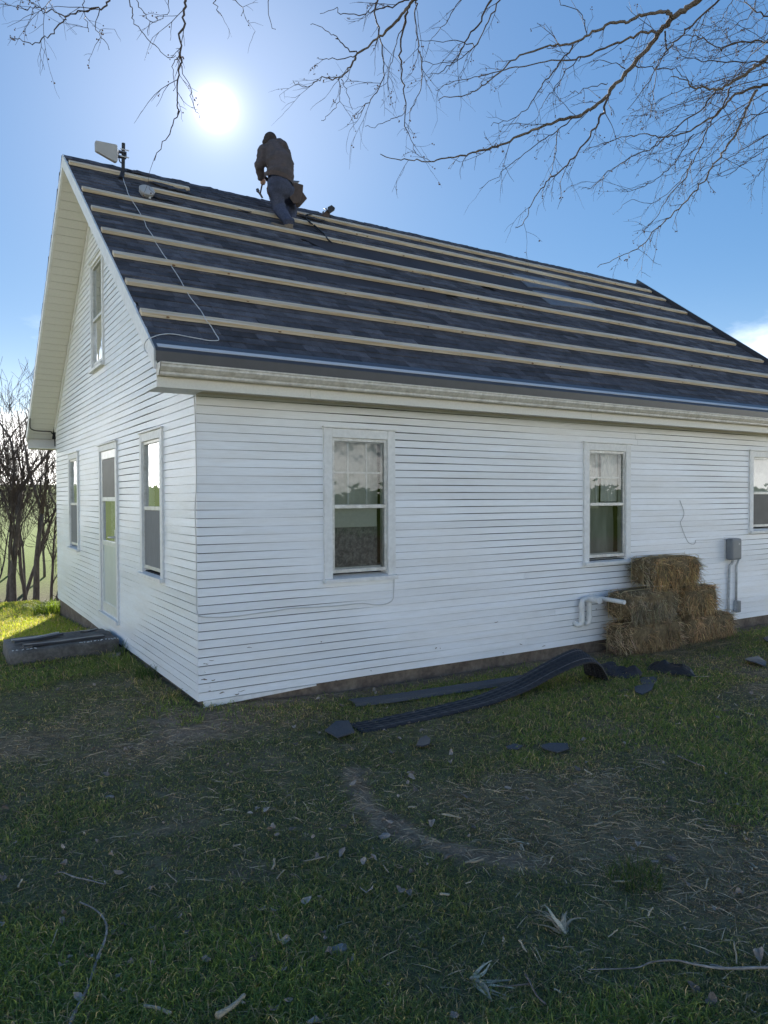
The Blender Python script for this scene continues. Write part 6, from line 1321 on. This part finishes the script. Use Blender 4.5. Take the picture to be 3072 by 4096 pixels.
# dry thatch lying flat
x, y, r = sample(95000, 1.9, 12, 0.75); d = np.maximum(dead_mask(x, y), 0.6*bare_mask(x, y)); k = outside_house(x, y) & (rng.random(len(x)) < 0.25+0.75*d) & (y < 5); x, y, r = x[k], y[k], r[k]
th = rng.uniform(0, 6.28, len(x)); D = np.stack([np.cos(th), np.sin(th), rng.uniform(-0.02, 0.22, len(x))], 1); P0 = np.stack([x, y, gz(x, y)+0.006], 1)
cols = np.array([0.52, 0.395, 0.25])*(0.22+1.1*rng.random((len(x), 1))**1.5)*np.array([1, 1, 1])
V, F, C_ = strands(P0, D, rng.uniform(0.03, 0.14, len(x)), rng.uniform(0.0018, 0.004, len(x)), cols, 0.16)
link('thatch', np_mesh('thatch', V, F.ravel(), np.full(len(F), 4), M['straw'], col=C_), None, 'dry straw and dead stems scattered flat over the lawn', None, kind='stuff')
# clods and crumbs of earth on the bare patches
x, y, r = sample(14000, 1.9, 10, 0.9); k = outside_house(x, y) & (rng.random(len(x)) < bare_mask(x, y)*0.9) & (y < 4); x, y = x[k], y[k]; n = len(x); r = 0.004+0.014*rng.random(n)**3
D8 = np.array([[1, 0, 0], [0, 1, 0], [-1, 0, 0], [0, -1, 0], [0, 0, .8], [0, 0, -.6]]); P0 = np.stack([x, y, gz(x, y)+0.004], 1)
V = (P0[:, None, :]+D8[None]*r[:, None, None]*rng.uniform(0.6, 1.3, (n, 6, 1))).reshape(-1, 3); T8 = np.array([[0, 1, 4], [1, 2, 4], [2, 3, 4], [3, 0, 4], [1, 0, 5], [2, 1, 5], [3, 2, 5], [0, 3, 5]])
F = (np.arange(n)[:, None, None]*6+T8[None]).reshape(-1, 3); C_ = np.repeat(np.array([0.33, 0.235, 0.165])*rng.uniform(0.5, 1.35, (n, 1)), 6, axis=0)
link('soil_crumbs', np_mesh('soil_crumbs', V, F.ravel(), np.full(len(F), 3), M['straw'], col=C_), None, 'loose crumbs and clods of earth on the bare patches', None, kind='stuff')
# straw spilled round the bales
n = 900; x = rng.uniform(4.8, 7.4, n); y = -0.40-np.abs(rng.normal(0, 0.22, n)); th = rng.uniform(0, 6.28, n); P0 = np.stack([x, y, gz(x, y)+0.012], 1)
V, F, C_ = strands(P0, np.stack([np.cos(th), np.sin(th), rng.uniform(0, .3, n)], 1), rng.uniform(.06, .2, n), rng.uniform(.002, .0045, n), np.array([0.36, 0.26, 0.14])*(0.4+0.9*rng.random((n, 1)))*np.ones(3), 0.2)
link('spilled_straw', np_mesh('spilled_straw', V, F.ravel(), np.full(len(F), 4), M['straw'], col=C_), None, 'loose straw spilled on the grass in front of the bales', None, kind='stuff')
# tall tufts: one bright at the far corner of the foundation, one beyond the husk
def tuft(label, x0, y0, n, hh, rad, col, seed, w=0.007):
    rg = np.random.default_rng(seed); a = rg.uniform(0, 6.28, n); rr = rad*np.sqrt(rg.random(n)); x = x0+rr*np.cos(a); y = y0+rr*np.sin(a); V, I, sz, C_ = blades(x, y, hh*rg.uniform(0.5, 1.1, n), np.full(n, w), np.array(col)*(0.6+0.7*rg.random((n, 1))), rg.uniform(0.2, 1.2, n))
    b0 = np.array([x0, y0, float(gz(x0, y0))]); t = thing('grass_tuft', label, 'grass tuft', tuple(map(float, b0))); link('leaves', np_mesh('leaves', V-b0, I, sz, M['grass'], col=C_), t, kind='stuff')
tuft('tall bright green grass tuft at the far corner of the foundation', -0.10, 8.0, 420, 0.34, 0.28, (0.11, 0.17, 0.028), 4, 0.012)
p = on_ground(*ZB(900, 890)); tuft('upright green grass tuft beyond the fanned corn husk', float(p[0]), float(p[1]), 170, 0.13, 0.14, (0.055, 0.085, 0.028), 9, 0.0045)
tuft('grass tuft growing against the siding by the storm door', -0.10, 2.55, 60, 0.24, 0.06, (0.06, 0.09, 0.03), 12, 0.006)
tuft('leafy grass tuft along the siding between corner and doorstep', -0.09, 1.35, 130, 0.17, 0.14, (0.055, 0.09, 0.03), 15, 0.006)
